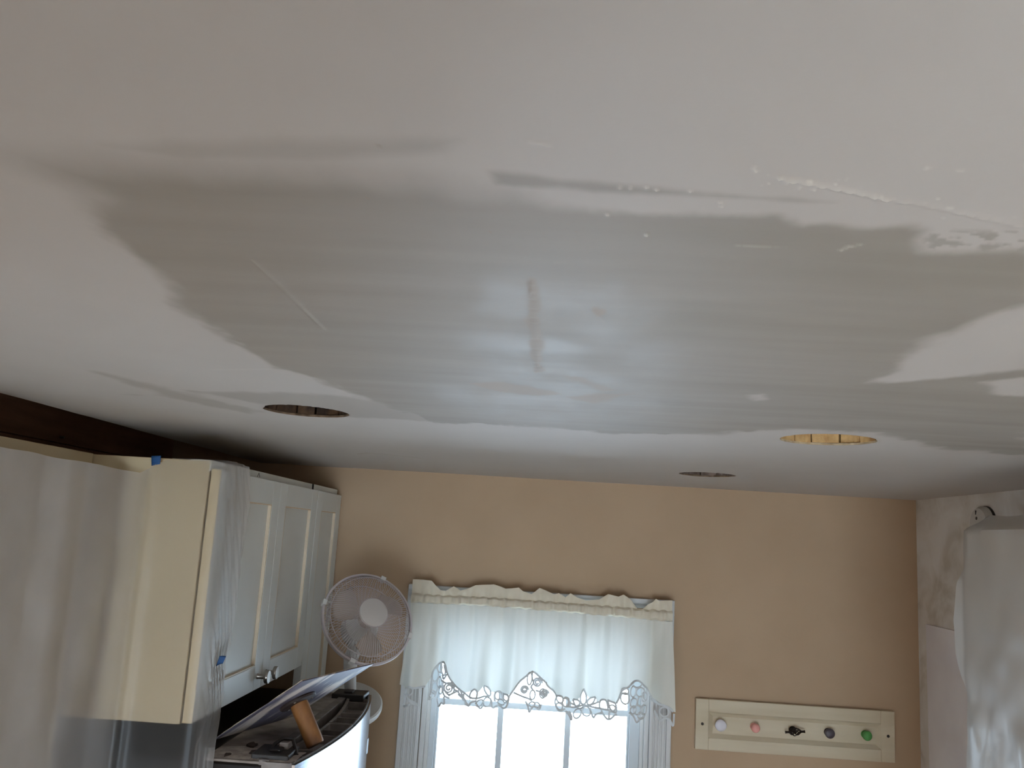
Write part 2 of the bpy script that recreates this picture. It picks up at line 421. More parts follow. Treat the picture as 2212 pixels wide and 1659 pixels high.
LACE_LOOPS = [((-0.395,-0.504),0.011,0.0122),((-0.308,-0.435),0.0073,0.0146),((-0.305,-0.48),0.0073,0.0171),((-0.3,-0.502),0.0061,0.0122),((-0.321,-0.499),0.0098,0.0195),((-0.322,-0.459),0.011,0.0195),((-0.149,-0.535),0.0122,0.0146),((-0.116,-0.513),0.0085,0.0122),((-0.088,-0.511),0.0085,0.0098),((-0.015,-0.45),0.0073,0.0195),((-0.003,-0.501),0.0085,0.0146),((0.03,-0.494),0.0098,0.0146),((-0.327,-0.518),0.0098,0.0122),((-0.171,-0.531),0.0098,0.0098),((-0.003,-0.53),0.0098,0.0073),((0.013,-0.531),0.0085,0.0073),((-0.103,-0.53),0.011,0.0085),((0.086,-0.504),0.011,0.011),((0.105,-0.51),0.011,0.0146),((0.144,-0.547),0.0134,0.0146),((0.174,-0.544),0.0134,0.0146),((0.293,-0.488),0.0134,0.0171),((0.292,-0.466),0.011,0.0098),((0.332,-0.444),0.0146,0.011),((0.344,-0.47),0.0146,0.0146),((0.322,-0.502),0.0122,0.0146),((0.348,-0.5),0.0122,0.0171),((0.337,-0.525),0.0146,0.0146),((0.358,-0.526),0.011,0.0146),((0.319,-0.467),0.0098,0.0171),((0.42,-0.522),0.0146,0.0146),((0.085,-0.526),0.0098,0.0098),((0.321,-0.524),0.0098,0.0122),((0.347,-0.542),0.0098,0.0098),((0.153,-0.53),0.0098,0.0044),((0.359,-0.486),0.0098,0.0146),((0.252,-0.522),0.0122,0.0098)]
LACE_SPIRALS = [((-0.273,-0.492),0.0183),((0.011,-0.462),0.0159),((-0.03,-0.485),0.0134),((0.036,-0.495),0.0134)]
VAL_EDGE = [(-0.421,-0.492),(-0.408,-0.496),(-0.35,-0.493),(-0.337,-0.471),(-0.331,-0.448),(-0.304,-0.416),(-0.292,-0.417),(-0.282,-0.447),(-0.267,-0.469),(-0.252,-0.484),(-0.234,-0.495),(-0.22,-0.502),(-0.204,-0.497),(-0.19,-0.486),(-0.178,-0.499),(-0.162,-0.482),(-0.14,-0.503),(-0.126,-0.505),(-0.11,-0.498),(-0.079,-0.501),(-0.047,-0.459),(-0.029,-0.445),(-0.007,-0.425),(0.015,-0.442),(0.037,-0.458),(0.045,-0.473),(0.072,-0.494),(0.091,-0.494),(0.112,-0.5),(0.126,-0.509),(0.129,-0.501),(0.145,-0.505),(0.152,-0.498),(0.162,-0.475),(0.173,-0.496),(0.181,-0.501),(0.201,-0.494),(0.205,-0.511),(0.216,-0.502),(0.23,-0.497),(0.251,-0.502),(0.27,-0.508),(0.278,-0.474),(0.286,-0.462),(0.304,-0.452),(0.316,-0.438),(0.327,-0.433),(0.341,-0.435),(0.37,-0.463),(0.382,-0.485),(0.419,-0.502),(0.451,-0.52)]
VAL_TOP = [(-0.421,-0.159),(-0.389,-0.159),(-0.354,-0.159),(-0.34,-0.173),(-0.322,-0.188),(-0.305,-0.189),(-0.28,-0.173),(-0.258,-0.186),(-0.237,-0.179),(-0.208,-0.165),(-0.148,-0.159),(-0.109,-0.171),(-0.066,-0.164),(-0.053,-0.174),(-0.023,-0.182),(0.002,-0.162),(0.024,-0.169),(0.05,-0.178),(0.066,-0.173),(0.088,-0.186),(0.104,-0.171),(0.126,-0.184),(0.156,-0.192),(0.198,-0.185),(0.227,-0.167),(0.261,-0.173),(0.278,-0.166),(0.3,-0.179),(0.322,-0.207),(0.339,-0.206),(0.355,-0.192),(0.372,-0.183),(0.382,-0.172),(0.393,-0.178),(0.437,-0.175)]
VAL_PU = [(-0.418,-0.205),(-0.162,-0.201),(0.136,-0.203),(0.427,-0.208)]
VAL_PL = [(-0.415,-0.234),(-0.161,-0.23),(0.137,-0.235),(0.411,-0.242)]
CEIL = {'damp': [(-0.306,0.477),(-0.247,0.478),(-0.137,0.474),(-0.084,0.483),(-0.041,0.495),(-0.005,0.51),(0.035,0.52),(0.082,0.511),(0.131,0.506),(0.145,0.517),(0.152,0.521),(0.164,0.515),(0.183,0.522),(0.213,0.52),(0.221,0.525),(0.223,0.542),(0.24,0.563),(0.31,0.555),(0.367,0.66),(0.348,0.698),(0.344,0.746),(0.351,0.818),(0.364,0.941),(0.365,1.015),(0.415,0.982),(0.497,0.9),(0.89,1.623),(0.719,1.592),(0.537,1.431),(0.39,1.435),(0.267,1.592),(0.102,1.633),(-0.086,1.579),(-0.199,1.607),(-0.263,1.47),(-0.301,1.312),(-0.324,1.182),(-0.359,1.124),(-0.365,0.998),(-0.374,0.907),(-0.358,0.817),(-0.345,0.743),(-0.335,0.693),(-0.331,0.628),(-0.327,0.587),(-0.317,0.555),(-0.301,0.528),(-0.308,0.496)],'streak': [(-0.04,0.461),(-0.016,0.464),(0.037,0.473),(0.103,0.478),(0.167,0.482),(0.158,0.488),(0.105,0.487),(0.038,0.483),(-0.038,0.48)],'band': [(-0.253,0.449),(-0.151,0.431),(-0.054,0.423),(-0.063,0.437),(-0.133,0.459),(-0.214,0.464)],'s1': [(-0.662,1.235),(-0.63,1.306),(-0.609,1.394),(-0.533,1.588),(-0.569,1.658),(-0.651,1.476),(-0.657,1.365)],'s2': [(-0.576,1.379),(-0.458,1.355),(-0.347,1.328),(-0.284,1.375),(-0.183,1.467),(-0.151,1.542),(-0.241,1.598),(-0.362,1.596),(-0.423,1.502),(-0.5,1.486)],'s3': [(-0.105,1.163),(-0.059,1.136),(0.015,1.209),(-0.024,1.242),(-0.069,1.217)],'s4': [(0.029,1.233),(0.065,1.185),(0.115,1.177),(0.065,1.286)],'s5': [(0.018,1.073),(0.041,1.076),(0.088,1.159),(0.071,1.172)],'s6': [(-0.02,0.662),(-0.016,0.662),(-0.015,0.777),(-0.012,0.892),(-0.012,1.045),(-0.018,1.062),(-0.02,0.894),(-0.021,0.778)],'s7': [(0.036,0.743),(0.044,0.746),(0.047,0.765),(0.039,0.77)],'s8': [(-0.728,1.467),(-0.606,1.426),(-0.618,1.455)],'pale': [(0.479,0.978),(0.514,0.931),(0.58,1.052),(0.526,1.042)],'pale2': [(0.263,1.139),(0.276,1.124),(0.293,1.164),(0.279,1.185)],'rough_patch': [(0.223,0.523),(0.288,0.515),(0.309,0.553),(0.242,0.562)],'gloss': [(-0.14,1.303),(-0.098,1.011),(-0.069,0.823),(-0.042,0.72),(-0.018,0.662),(0.018,0.65),(0.057,0.65),(0.079,0.684),(0.083,0.792),(0.107,0.958),(0.162,1.2),(0.148,1.421),(0.014,1.536),(-0.108,1.525)],'r1': [(0.118,0.454),(0.139,0.46),(0.162,0.468),(0.186,0.477)],'r2': [(0.191,0.478),(0.209,0.483),(0.241,0.495),(0.287,0.513)],'r3': [(-0.236,0.648),(-0.235,0.713),(-0.235,0.786),(-0.237,0.882)],'r4': [(-0.001,0.618),(0.023,0.616)],'r5': [(0.119,0.565),(0.152,0.563)],'r6': [(0.188,0.565),(0.19,0.557),(0.196,0.553)],'arc': [(-0.521,2.425),(-0.478,2.373),(-0.42,2.406),(-0.355,2.451)],'r7': [(-0.46,1.162),(-0.416,1.147),(-0.374,1.132)],'r8': [(-0.017,0.422),(-0.007,0.425)],'specks': [(0.049,0.474),(0.074,0.477),(0.094,0.492),(0.096,0.497),(0.102,0.442),(0.104,0.446),(0.189,0.434),(0.206,0.435),(0.058,0.552),(-0.097,0.434),(-0.118,0.509),(0.012,0.553),(0.013,0.571),(-0.045,0.56),(0.014,0.588),(0.034,0.475),(0.04,0.475),(0.133,0.466),(0.141,0.467),(0.124,0.46),(0.03,0.519),(0.055,0.476)]}

# ================================================================== the room
YB, XR, XL, ZC, ZF, YR = 3.027, 1.2534, -1.302, 0.2, -2.24, -3.0
XE = -0.991            # broken edge of the ceiling board above the cabinet fronts

tag(obj('floor', MB().box(XL, XR, YR, YB + .14, ZF - .05, ZF), 'floor_bounce'), kind='structure')

# back wall with the window opening
WX0, WX1, WZ0, WZ1 = -0.362, 0.378, -1.52, -0.25
b = MB()
b.box(XL - .1, WX0, YB, YB + .14, ZF, .55).box(WX1, XR + .1, YB, YB + .14, ZF, .55)
b.box(WX0, WX1, YB, YB + .14, WZ1, .55).box(WX0, WX1, YB, YB + .14, ZF, WZ0)
tag(obj('wall_back', b, 'tan_wall'), kind='structure')

# left wall: bare dark boards where the soffit was taken out
b = MB()
b.box(XL - .12, XL - .02, YR, -1.9, ZF, .55).box(XL - .12, XL - .02, -.7, YB, ZF, .55)
b.box(XL - .12, XL - .02, -1.9, -.7, ZF, -1.4).box(XL - .12, XL - .02, -1.9, -.7, -.5, .55)
wl = tag(obj('wall_left', b, 'dark_wood'), kind='structure')
w2 = thing('added_side_window', (XL - .05, -1.3, -1.4), kind='structure')  # unseen window, added to hold the side fill light
obj('frame', MB().box(XL - .12, XL, -1.92, -1.86, -1.42, -.48).box(XL - .12, XL, -.74, -.68, -1.42, -.48)
    .box(XL - .12, XL, -1.86, -.74, -1.42, -1.37).box(XL - .12, XL, -1.86, -.74, -.53, -.48), 'trim_white', w2)
obj('pane', MB().box(XL - .07, XL - .066, -1.86, -.74, -1.37, -.53), 'window_glass', w2)
zz = -0.02
for k, h in enumerate((0.105, 0.088, 0.112, 0.10, 0.12)):
    y0 = 0.2
    for L in ((1.45, 1.38) if k % 2 == 0 else (0.92, 1.9)):
        obj('plank', MB().box(XL - .022, XL - random.uniform(0, .006), y0, min(y0 + L, YB) - .003, zz + .002, zz + h - .002), 'dark_wood', wl, bevel=.0015)
        y0 += L
    zz += h
# nail heads left in the boards
for y, z in ((1.86, .205), (2.02, .115), (2.3, .19), (2.52, .09)):
    obj('nail', MB().lathe([(.001, 0), (.004, .002), (.003, .012)], 8, (XL - .002, y, z), (1, 0, 0)), 'brushed_nickel', wl)

# right wall, skimmed with joint compound
tag(obj('wall_right', MB().box(XR, XR + .12, YR, YB, ZF, .5), 'mudded_wall'), kind='structure')
b = MB()
b.box(XL - .02, -.92, YR - .12, YR, ZF, .5).box(.72, XR, YR - .12, YR, ZF, .5).box(-.92, .72, YR - .12, YR, -.4, .5)
tag(obj('wall_rear', b, 'room_paint'), kind='structure')
d1 = thing('added_rear_door', (-.1, YR - .06, ZF), kind='structure')  # unseen glazed door, put in and widened to spread the rear light
obj('frame', MB().box(-.92, -.85, YR - .1, YR + .01, ZF, -.4).box(.65, .72, YR - .1, YR + .01, ZF, -.4)
    .box(-.85, .65, YR - .1, YR + .01, -.47, -.4).box(-.85, .65, YR - .1, YR + .01, ZF, ZF + .12), 'trim_white', d1)
obj('pane', MB().box(-.85, .65, YR - .05, YR - .046, ZF + .12, -.47), 'window_glass', d1)

# added unseen header just behind the camera, shades the top-left ceiling
tag(obj('shade_header', MB().box(XL, .04, -.16, -.10, -.22, ZC), 'room_paint'), kind='structure')

# boards above the ceiling (seen through the holes and over the cabinets)
deck = tag(obj('ceiling_deck', MB().box(XL - .1, XR + .1, YR, YB + .1, .47, .50), 'deck_wood'), kind='structure')
for k in range(6):
    x = XE + .02 + k * .40
    obj('joist', MB().box(x, x + .045, YR, YB, .24, .47), 'deck_wood', deck)

# ------------------------------------------------------------------ ceiling with skim coat, ridges and lamp holes
HOLES = [((-.437, 1.556), .0765, 'lath_dark', 'plaster_edge_dark'), ((.494, 1.556), .081, 'lath_pale', 'plaster_edge'),
         ((.447, 2.452), .0765, 'lath_grey', 'plaster_edge_dark')]

def hole_r(i, th, amp=1.0):
    s = 100 + i * 7
    r = HOLES[i][1]
    w = 0.010 * np.sin(3 * th + i) + 0.012 * vnoise(np.cos(th) * 3.1 + 40, np.sin(th) * 3.1 + 40, s)
    ragged = 0.035 * np.clip(vnoise(np.cos(th) * 9 + 90, np.sin(th) * 9 + 90, s + 1), 0, 1) * (np.sin(th) < -0.2)
    return r * (1 + amp * (w - ragged * (1.0 if i < 2 else 0.2)))

def sdf(poly, X, Y):
    """signed distance to polygon, positive inside"""
    P = np.array(poly)
    d = np.full(X.shape, 1e9); ins = np.zeros(X.shape, bool)
    for (ax, ay), (bx, by) in zip(P, np.roll(P, -1, 0)):
        ex, ey = bx - ax, by - ay
        t = np.clip(((X - ax) * ex + (Y - ay) * ey) / (ex * ex + ey * ey + 1e-12), 0, 1)
        d = np.minimum(d, np.hypot(X - ax - t * ex, Y - ay - t * ey))
        c = ((ay > Y) != (by > Y)) & (X < ex * (Y - ay) / (ey if abs(ey) > 1e-12 else 1e-12) + ax)
        ins ^= c
    return np.where(ins, d, -d)

def ldist(line, X, Y):
    P = np.array(line); d = np.full(X.shape, 1e9)
    for (ax, ay), (bx, by) in zip(P[:-1], P[1:]):
        ex, ey = bx - ax, by - ay
        t = np.clip(((X - ax) * ex + (Y - ay) * ey) / (ex * ex + ey * ey + 1e-12), 0, 1)
        d = np.minimum(d, np.hypot(X - ax - t * ex, Y - ay - t * ey))
    return d

def build_ceiling():
    xs = [0.0]
    while xs[-1] < XR: xs.append(xs[-1] + .006 * (abs(xs[-1]) + .15))
    xs[-1] = XR
    xn = [0.0]
    while xn[-1] > XE: xn.append(xn[-1] - .006 * (abs(xn[-1]) + .15))
    xn[-1] = XE
    xs = np.array(xn[::-1][:-1] + xs)
    ys = [YR, -1.0, -.2, .1, .2, .26]
    while ys[-1] < YB: ys.append(ys[-1] + min(5 * ys[-1] ** 2 / 379, .0062))
    ys[-1] = YB
    ys = np.array(ys)
    nx, ny = len(xs), len(ys)
    X, Y = np.meshgrid(xs, ys)
    X, Y = X.copy(), Y.copy()
    sc = np.clip(Y, .3, 2.0)
    # --- masks: damp skim coat, smudges, chalky spots and painted ridge glints, glossy wet area
    sm = lambda d, w: np.clip(0.5 + d / (2 * w), 0, 1) ** 2 * (3 - 2 * np.clip(0.5 + d / (2 * w), 0, 1))
    nE = fbm(X * 38, Y * 20, 3, 4) * .007 * sc / .7 + fbm(X * 9, Y * 5, 9, 3) * .006
    soft = (.004 + .010 * (vnoise(X * 6 + 5, Y * 4 + 2, 21) * .5 + .5)) * (sc / .7)
    d0 = sdf(CEIL['damp'], X, Y)
    soft = soft + .035 * np.clip((.58 - Y) / .10, 0, 1) * np.clip((.04 - X) / .10, 0, 1)
    damp = sm(d0 + nE, soft)
    # trowel streaks inside the damp coat
    st = fbm(X * 4, Y * 26, 31, 4)
    damp *= np.clip(.90 + .10 * st, 0, 1)
    damp = np.maximum(damp, .75 * sm(sdf(CEIL['streak'], X, Y) + nE * .5 - .001, .006))
    damp = np.maximum(damp, .40 * sm(sdf(CEIL['band'], X, Y) + nE * .4, .010))
    rp = sm(sdf(CEIL['rough_patch'], X, Y), .006)
    damp = np.maximum(damp, rp * np.clip(fbm(X * 120, Y * 160, 41, 3) * 1.6 + .1, 0, .7))
    for n, a in (('s1', .55), ('s2', .55), ('s8', .4)):
        damp = np.maximum(damp, a * sm(sdf(CEIL[n], X, Y) + nE * .7, .016))
    for n in ('pale', 'pale2'):
        damp *= 1 - .9 * sm(sdf(CEIL[n], X, Y) + nE * .5, .008)
    smudge = np.zeros_like(X)
    for n, a, w in (('s3', .85, .010), ('s4', .8, .012), ('s5', .6, .008), ('s6', .6, .003), ('s7', .8, .003)):
        smudge = np.maximum(smudge, a * sm(sdf(CEIL[n], X, Y) + nE * (.5 if w > .005 else .45), w))
    smudge = np.maximum(smudge, .35 * np.clip(fbm(X * 3 + 3, Y * 2, 55, 3) - .25, 0, 1) * damp)
    gl = sm(sdf(CEIL['gloss'], X, Y) + fbm(X * 22, Y * 9, 61, 4) * .045, .045)
    gloss = gl * np.clip(.62 + .75 * fbm(X * 18, Y * 11, 71, 5), 0, 1) * (1 - np.clip(smudge * 1.6, 0, 1))
    chalk_glint = np.zeros_like(X)
    # --- relief
    Z = np.full_like(X, ZC)
    near = (Y > .27)
    Z -= near * .0006 * fbm(X * 5, Y * 5, 81, 3) * np.clip(Y, 0, 1)
    Z -= near * damp * .0004
    ridge = np.zeros_like(X)
    for n, w, h, rag in (('r1', .0012, .0022, .15), ('r2', .0012, .0016, .5), ('r3', .0013, .0006, 0), ('r4', .0011, .0006, .3), ('r5', .0011, .0006, .5), ('r6', .0016, .0008, .3), ('r7', .003, .0008, 0), ('r8', .0015, .0006, 0)):
        d = ldist(CEIL[n], X, Y)
        g = np.exp(-(d / w) ** 2) * (1 - rag * (vnoise(X * 300, Y * 300, 91) > .1))
        ridge = np.maximum(ridge, g * h); chalk_glint = np.maximum(chalk_glint, g * {'r1': .55, 'r2': .25, 'r3': .10, 'r6': .4}.get(n, .18))  # pale tone on the ridges also carries their highlight
    # ragged flakes along the crack
    d = ldist(CEIL['r1'] + CEIL['r2'], X, Y)
    fl = np.exp(-(d / .010) ** 2) * np.clip(fbm(X * 260, Y * 300, 95, 2) - .75, 0, 1)
    ridge = np.maximum(ridge, fl * .0015); chalk_glint = np.maximum(chalk_glint, np.clip(fl * 2, 0, .6))
    for k, (sx, sy) in enumerate(CEIL['specks']):
        g = np.exp(-(((X - sx) / .0012) ** 2 + ((Y - sy) / .0016) ** 2))
        if k in (9, 10, 11, 12, 13, 14): smudge = np.maximum(smudge, g * .9)
        else: ridge = np.maximum(ridge, g * .0014); chalk_glint = np.maximum(chalk_glint, g * .7)
    # ladder-like trowel chatter in the wet strip
    s6 = sm(sdf(CEIL['s6'], X, Y), .004)
    ridge = np.maximum(ridge, s6 * .0012 * (np.sin(Y * 420 + 3 * vnoise(X * 60, Y * 60, 7)) > .2))
    Z -= ridge
    # scored ring of a fourth lamp hole, filled with mud
    g = np.exp(-(ldist(CEIL['arc'], X, Y) / .004) ** 2)
    Z += g * .004; smudge = np.maximum(smudge, g * .9)
    # --- cut the lamp holes
    faces_keep = np.ones((ny - 1, nx - 1), bool)
    for i, ((hx, hy), r, _, _) in enumerate(HOLES):
        dx, dy = X - hx, Y - hy
        th = np.arctan2(dy, dx); R = hole_r(i, th)
        inside = np.hypot(dx, dy) < R
        allin = inside[:-1, :-1] & inside[1:, :-1] & inside[:-1, 1:] & inside[1:, 1:]
        faces_keep &= ~allin
        snap = inside
        X[snap] = hx + np.cos(th[snap]) * R[snap]
        Y[snap] = hy + np.sin(th[snap]) * R[snap]
        Z[snap] = ZC
        rim = np.hypot(dx, dy) - R
        smudge = np.maximum(smudge, .25 * np.exp(-(rim / .006) ** 2))
    idx = np.arange(nx * ny).reshape(ny, nx)
    q = np.stack([idx[:-1, :-1], idx[1:, :-1], idx[1:, 1:], idx[:-1, 1:]], -1)[faces_keep]
    vs = np.stack([X.ravel(), Y.ravel(), Z.ravel()], 1)
    # broken board edge on the left: a ragged vertical strip 15 mm high
    ne = ny
    edge = np.stack([np.full(ne, XE), ys, np.full(ne, ZC + .018)], 1)
    eq = np.stack([idx[:-1, 0], idx[1:, 0], nx * ny + np.arange(1, ne), nx * ny + np.arange(0, ne - 1)], -1)
    vs = np.concatenate([vs, edge]); q = np.concatenate([q, eq])
    me = bpy.data.meshes.new('ceiling')
    nv, nf = len(vs), len(q)
    me.vertices.add(nv); me.vertices.foreach_set('co', vs.astype(np.float32).ravel())
    me.loops.add(nf * 4); me.loops.foreach_set('vertex_index', q.astype(np.int32).ravel())
    me.polygons.add(nf); me.polygons.foreach_set('loop_start', np.arange(nf, dtype=np.int32) * 4)
    me.polygons.foreach_set('use_smooth', np.ones(nf, bool))
    me.update(calc_edges=True); me.validate()
    for n, a in (('damp', damp), ('smudge', smudge), ('gloss', gloss), ('chalk_glint', chalk_glint)):
        at = me.attributes.new(n, 'FLOAT', 'POINT')
        at.data.foreach_set('value', np.concatenate([np.clip(a, 0, 1).ravel(), np.zeros(ne)]).astype(np.float32))
    me.materials.append(MATS['skimmed_ceiling'])
    o = bpy.data.objects.new('ceiling', me); COL.objects.link(o)
    WLOC['ceiling'] = Vector((0, 0, 0))
    return tag(o, kind='structure')

ceiling = build_ceiling()
# cut edges of the lamp holes
for i, ((hx, hy), r, lath, lip) in enumerate(HOLES):
    n = 72
    th = np.linspace(0, 2 * math.pi, n, endpoint=False)
    R = hole_r(i, th)
    b = MB()
    vs, fs = [], []
    for k in range(n):
        j = 1 + .03 * math.sin(k * 2.3) * random.random()
        for rr, z in ((R[k], ZC), (R[k] * (1.0 + .012 * random.random()), ZC + .0035), (R[k] * 1.03, ZC + .005)):
            vs.append((hx + math.cos(th[k]) * rr, hy + math.sin(th[k]) * rr, z))
    for k in range(n):
        k2 = (k + 1) % n
        for m in range(2):
            fs.append((k * 3 + m, k2 * 3 + m, k2 * 3 + m + 1, k * 3 + m + 1))
    obj('hole_lip', b.add(vs, fs), lip, ceiling, smooth=True)
    # lath boards cut through above the plaster: separate pieces with gaps
    cuts = sorted([0.0, .55, 1.02, 1.62, 2.05, 2.6, 3.3, 3.9, 4.5, 5.1, 5.7, 2 * math.pi])
    for a0, a1 in zip(cuts[:-1], cuts[1:]):
        m = max(4, int((a1 - a0) * 14))
        off = random.uniform(-.002, .004)
        vs, fs = [], []
        for k in range(m + 1):
            a = a0 + .02 + (a1 - a0 - .04) * k / m
            rr = float(hole_r(i, np.array([a]))[0]) * 1.012 + off + random.uniform(0, .0012)
            for r2, z in ((rr, ZC + .0035), (rr + random.uniform(-.001, .002), ZC + .036), (rr + .03, ZC + .036), (rr + .03, ZC + .0035)):
                vs.append((hx + math.cos(a) * r2, hy + math.sin(a) * r2, z))
        for k in range(m):
            for q in range(4):
                fs.append((k * 4 + q, k * 4 + (q + 1) % 4, k * 4 + 4 + (q + 1) % 4, k * 4 + 4 + q))
        fs += [(0, 1, 2, 3), tuple(m * 4 + q for q in (3, 2, 1, 0))]
        obj('lath', MB().add(vs, fs), lath, ceiling)
    obj('lath_backing', MB().lathe([(r + .10, ZC + .060), (r + .10, ZC + .066)], 24, (hx, hy, 0)), lath, ceiling)

# ------------------------------------------------------------------ the window in the back wall
win = thing('window_1', (.008, YB, WZ0), kind='structure')
def casing_side(sgn, x_out):
    # stepped, fluted board: (offset from outer edge, width, how far it stands out from the wall)
    for nm, a, w, d in (('back_band', 0, .016, .026), ('casing_board', .014, .056, .014), ('casing_flute', .020, .010, .018),
                        ('casing_flute', .034, .008, .018), ('casing_flute', .046, .007, .019), ('casing_bead', .058, .012, .022)):
        x0, x1 = x_out + sgn * a, x_out + sgn * (a + w)
        obj(nm, MB().box(min(x0, x1), max(x0, x1), YB - d, YB, WZ0 - .02, -.182 - a), 'trim_white', win, bevel=.002)
casing_side(1, -.437)
casing_side(-1, .451)
for nm, a, w, d in (('back_band', 0, .016, .026), ('casing_board', .014, .056, .014), ('casing_flute', .020, .010, .018),
                    ('casing_flute', .034, .008, .018), ('casing_flute', .046, .007, .019), ('casing_bead', .058, .012, .022)):
    obj(nm, MB().box(-.437 + a, .451 - a, YB - d - .0005, YB, -.178 - a - w, -.178 - a), 'trim_white', win, bevel=.002)
for nm, bx in (('jamb', (WX0 - .004, WX0 + .012, YB - .004, YB + .13, WZ0, WZ1)), ('jamb', (WX1 - .012, WX1 + .004, YB - .004, YB + .13, WZ0, WZ1)),
               ('head_jamb', (WX0, WX1, YB - .004, YB + .13, WZ1 - .012, WZ1 + .004)), ('stop', (WX0 + .012, WX0 + .024, YB + .012, YB + .03, WZ0, WZ1 - .012)),
               ('stop', (WX1 - .024, WX1 - .012, YB + .012, YB + .03, WZ0, WZ1 - .012)), ('sill', (-.47, .485, YB - .06, YB + .13, WZ0 - .03, WZ0))):
    obj(nm, MB().box(*bx), 'trim_white', win, bevel=.0015)
SY = YB + .045
GX0, GX1, GZ0, GZ1 = -.320, .322, -1.45, -.30
for nm, bx in (('sash_stile', (WX0 + .012, GX0, SY - .016, SY + .022, WZ0, WZ1 - .012)), ('sash_stile', (GX1, WX1 - .012, SY - .016, SY + .022, WZ0, WZ1 - .012)),
               ('sash_rail', (GX0, GX1, SY - .016, SY + .022, GZ1, WZ1 - .012)), ('sash_rail', (GX0, GX1, SY - .016, SY + .022, WZ0, GZ0)),
               ('glazing_bead', (GX0, GX0 + .007, SY + .0, SY + .016, GZ0, GZ1)), ('glazing_bead', (GX1 - .007, GX1, SY + .0, SY + .016, GZ0, GZ1))):
    obj(nm, MB().box(*bx), 'sash_vinyl', win, bevel=.0015)
MX = (GX0, -.106, .119, GX1)
MZ = (GZ1, -.557, -.83, -1.13, GZ0)
for x in MX[1:3]:
    obj('muntin', MB().box(x - .0095, x + .0095, SY - .002, SY + .014, GZ0, GZ1), 'sash_vinyl', win)
for z in MZ[1:4]:
    obj('muntin', MB().box(GX0, GX1, SY - .0025, SY + .0145, z - .0095, z + .0095), 'sash_vinyl', win)
for i in range(3):
    for j in range(4):
        obj('pane', MB().box(MX[i], MX[i + 1], SY + .005, SY + .008, MZ[j + 1], MZ[j]), 'window_glass', win)

# ================================================================== cabinets
def shaker_door(parent, xf, y0, y1, z0, z1, side=1, st=.060, th=.020, material='cabinet_cool_lit', rail=None):
    """door in a plane x = const, front at xf facing +x (side=1) or -x (side=-1)"""
    xb = xf - side * th
    X = lambda a, b: (min(a, b), max(a, b))
    rail = rail or st
    d = MB()
    x0, x1 = X(xb, xf)
    d.box(x0, x1, y0, y0 + st, z0, z1).box(x0, x1, y1 - st, y1, z0, z1)
    d.box(x0, x1, y0 + st, y1 - st, z0, z0 + rail).box(x0, x1, y0 + st, y1 - st, z1 - rail, z1)
    o = obj('door', d, material, parent, bevel=.0012)
    p0, p1 = X(xb, xf - side * .009)
    obj('panel', MB().box(p0, p1, y0 + st - .006, y1 - st + .006, z0 + rail - .006, z1 - rail + .006), material, o)
    # added strips: warm light on the recess sides, painted as lighter cream
    s0, s1 = X(xf - side * .009, xf - side * .0008)
    w = .0045
    for bx in ((s0, s1, y1 - st - w, y1 - st, z0 + rail, z1 - rail), (s0, s1, y0 + st, y0 + st + w, z0 + rail, z1 - rail),
               (s0, s1, y0 + st, y1 - st, z0 + rail, z0 + rail + w * .7), (s0, s1, y0 + st, y1 - st, z1 - rail - w * .7, z1 - rail)):
        obj('lit_reveal', MB().box(*bx), 'cabinet_cream_lit', o)
    return o

def round_knob(parent, x, y, z, side=1):
    k = MB().lathe([(.0075, 0), (.006, .003), (.0058, .016), (.0065, .019), (.0155, .0205), (.0165, .022), (.0165, .0285), (.0155, .030), (.001, .0302)], 28, (x, y, z), (side, 0, 0))
    return obj('knob', k, 'brushed_nickel', parent, smooth=True)

# --- deep cabinet over the refrigerator
c1 = thing('wall_cabinet', (-.99, 2.28, -.418), 'deep off-white wall cabinet with two doors and round knobs above the refrigerator', 'cabinet')
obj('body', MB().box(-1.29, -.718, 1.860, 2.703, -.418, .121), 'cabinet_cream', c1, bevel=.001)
obj('top_rail', MB().box(-.76, -.7155, 1.8605, 2.700, .100, .1225), 'cabinet_cool_lit', c1)
obj('pencil_mark', MB().tube([(-.7152, 2.171, .1085), (-.7152, 2.181, .1185), (-.7152, 2.190, .1090)], .0007, 4), 'screw_dark', c1)
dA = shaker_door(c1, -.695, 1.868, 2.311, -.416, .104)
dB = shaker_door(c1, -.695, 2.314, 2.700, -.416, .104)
obj('added_edge_strip', MB().box(-.7152, -.6948, 1.8665, 1.8682, -.4162, .1042), 'added_strip_cream', dA)  # added strip: the door's cream, without the front's painted cool light
round_knob(dA, -.695, 2.277, -.384)
round_knob(dB, -.695, 2.347, -.384)

# --- tall narrow cabinet in the corner
c2 = thing('tall_cabinet', (-.99, 2.865, ZF), 'tall narrow off-white cabinet in the corner beside the fan', 'cabinet')
obj('body', MB().box(-1.29, -.718, 2.705, 3.022, ZF, .121), 'cabinet_side_wood', c2)
obj('face_frame', MB().box(-.7175, -.712, 2.7055, 3.022, ZF, .1225), 'cabinet_cool_lit', c2)
shaker_door(c2, -.695, 2.706, 3.019, -1.95, .104)
for z in (.1135,):
    obj('top_rail', MB().box(-.76, -.7115, 2.7055, 3.022, .104, .1225), 'cabinet_cool_lit', c2)

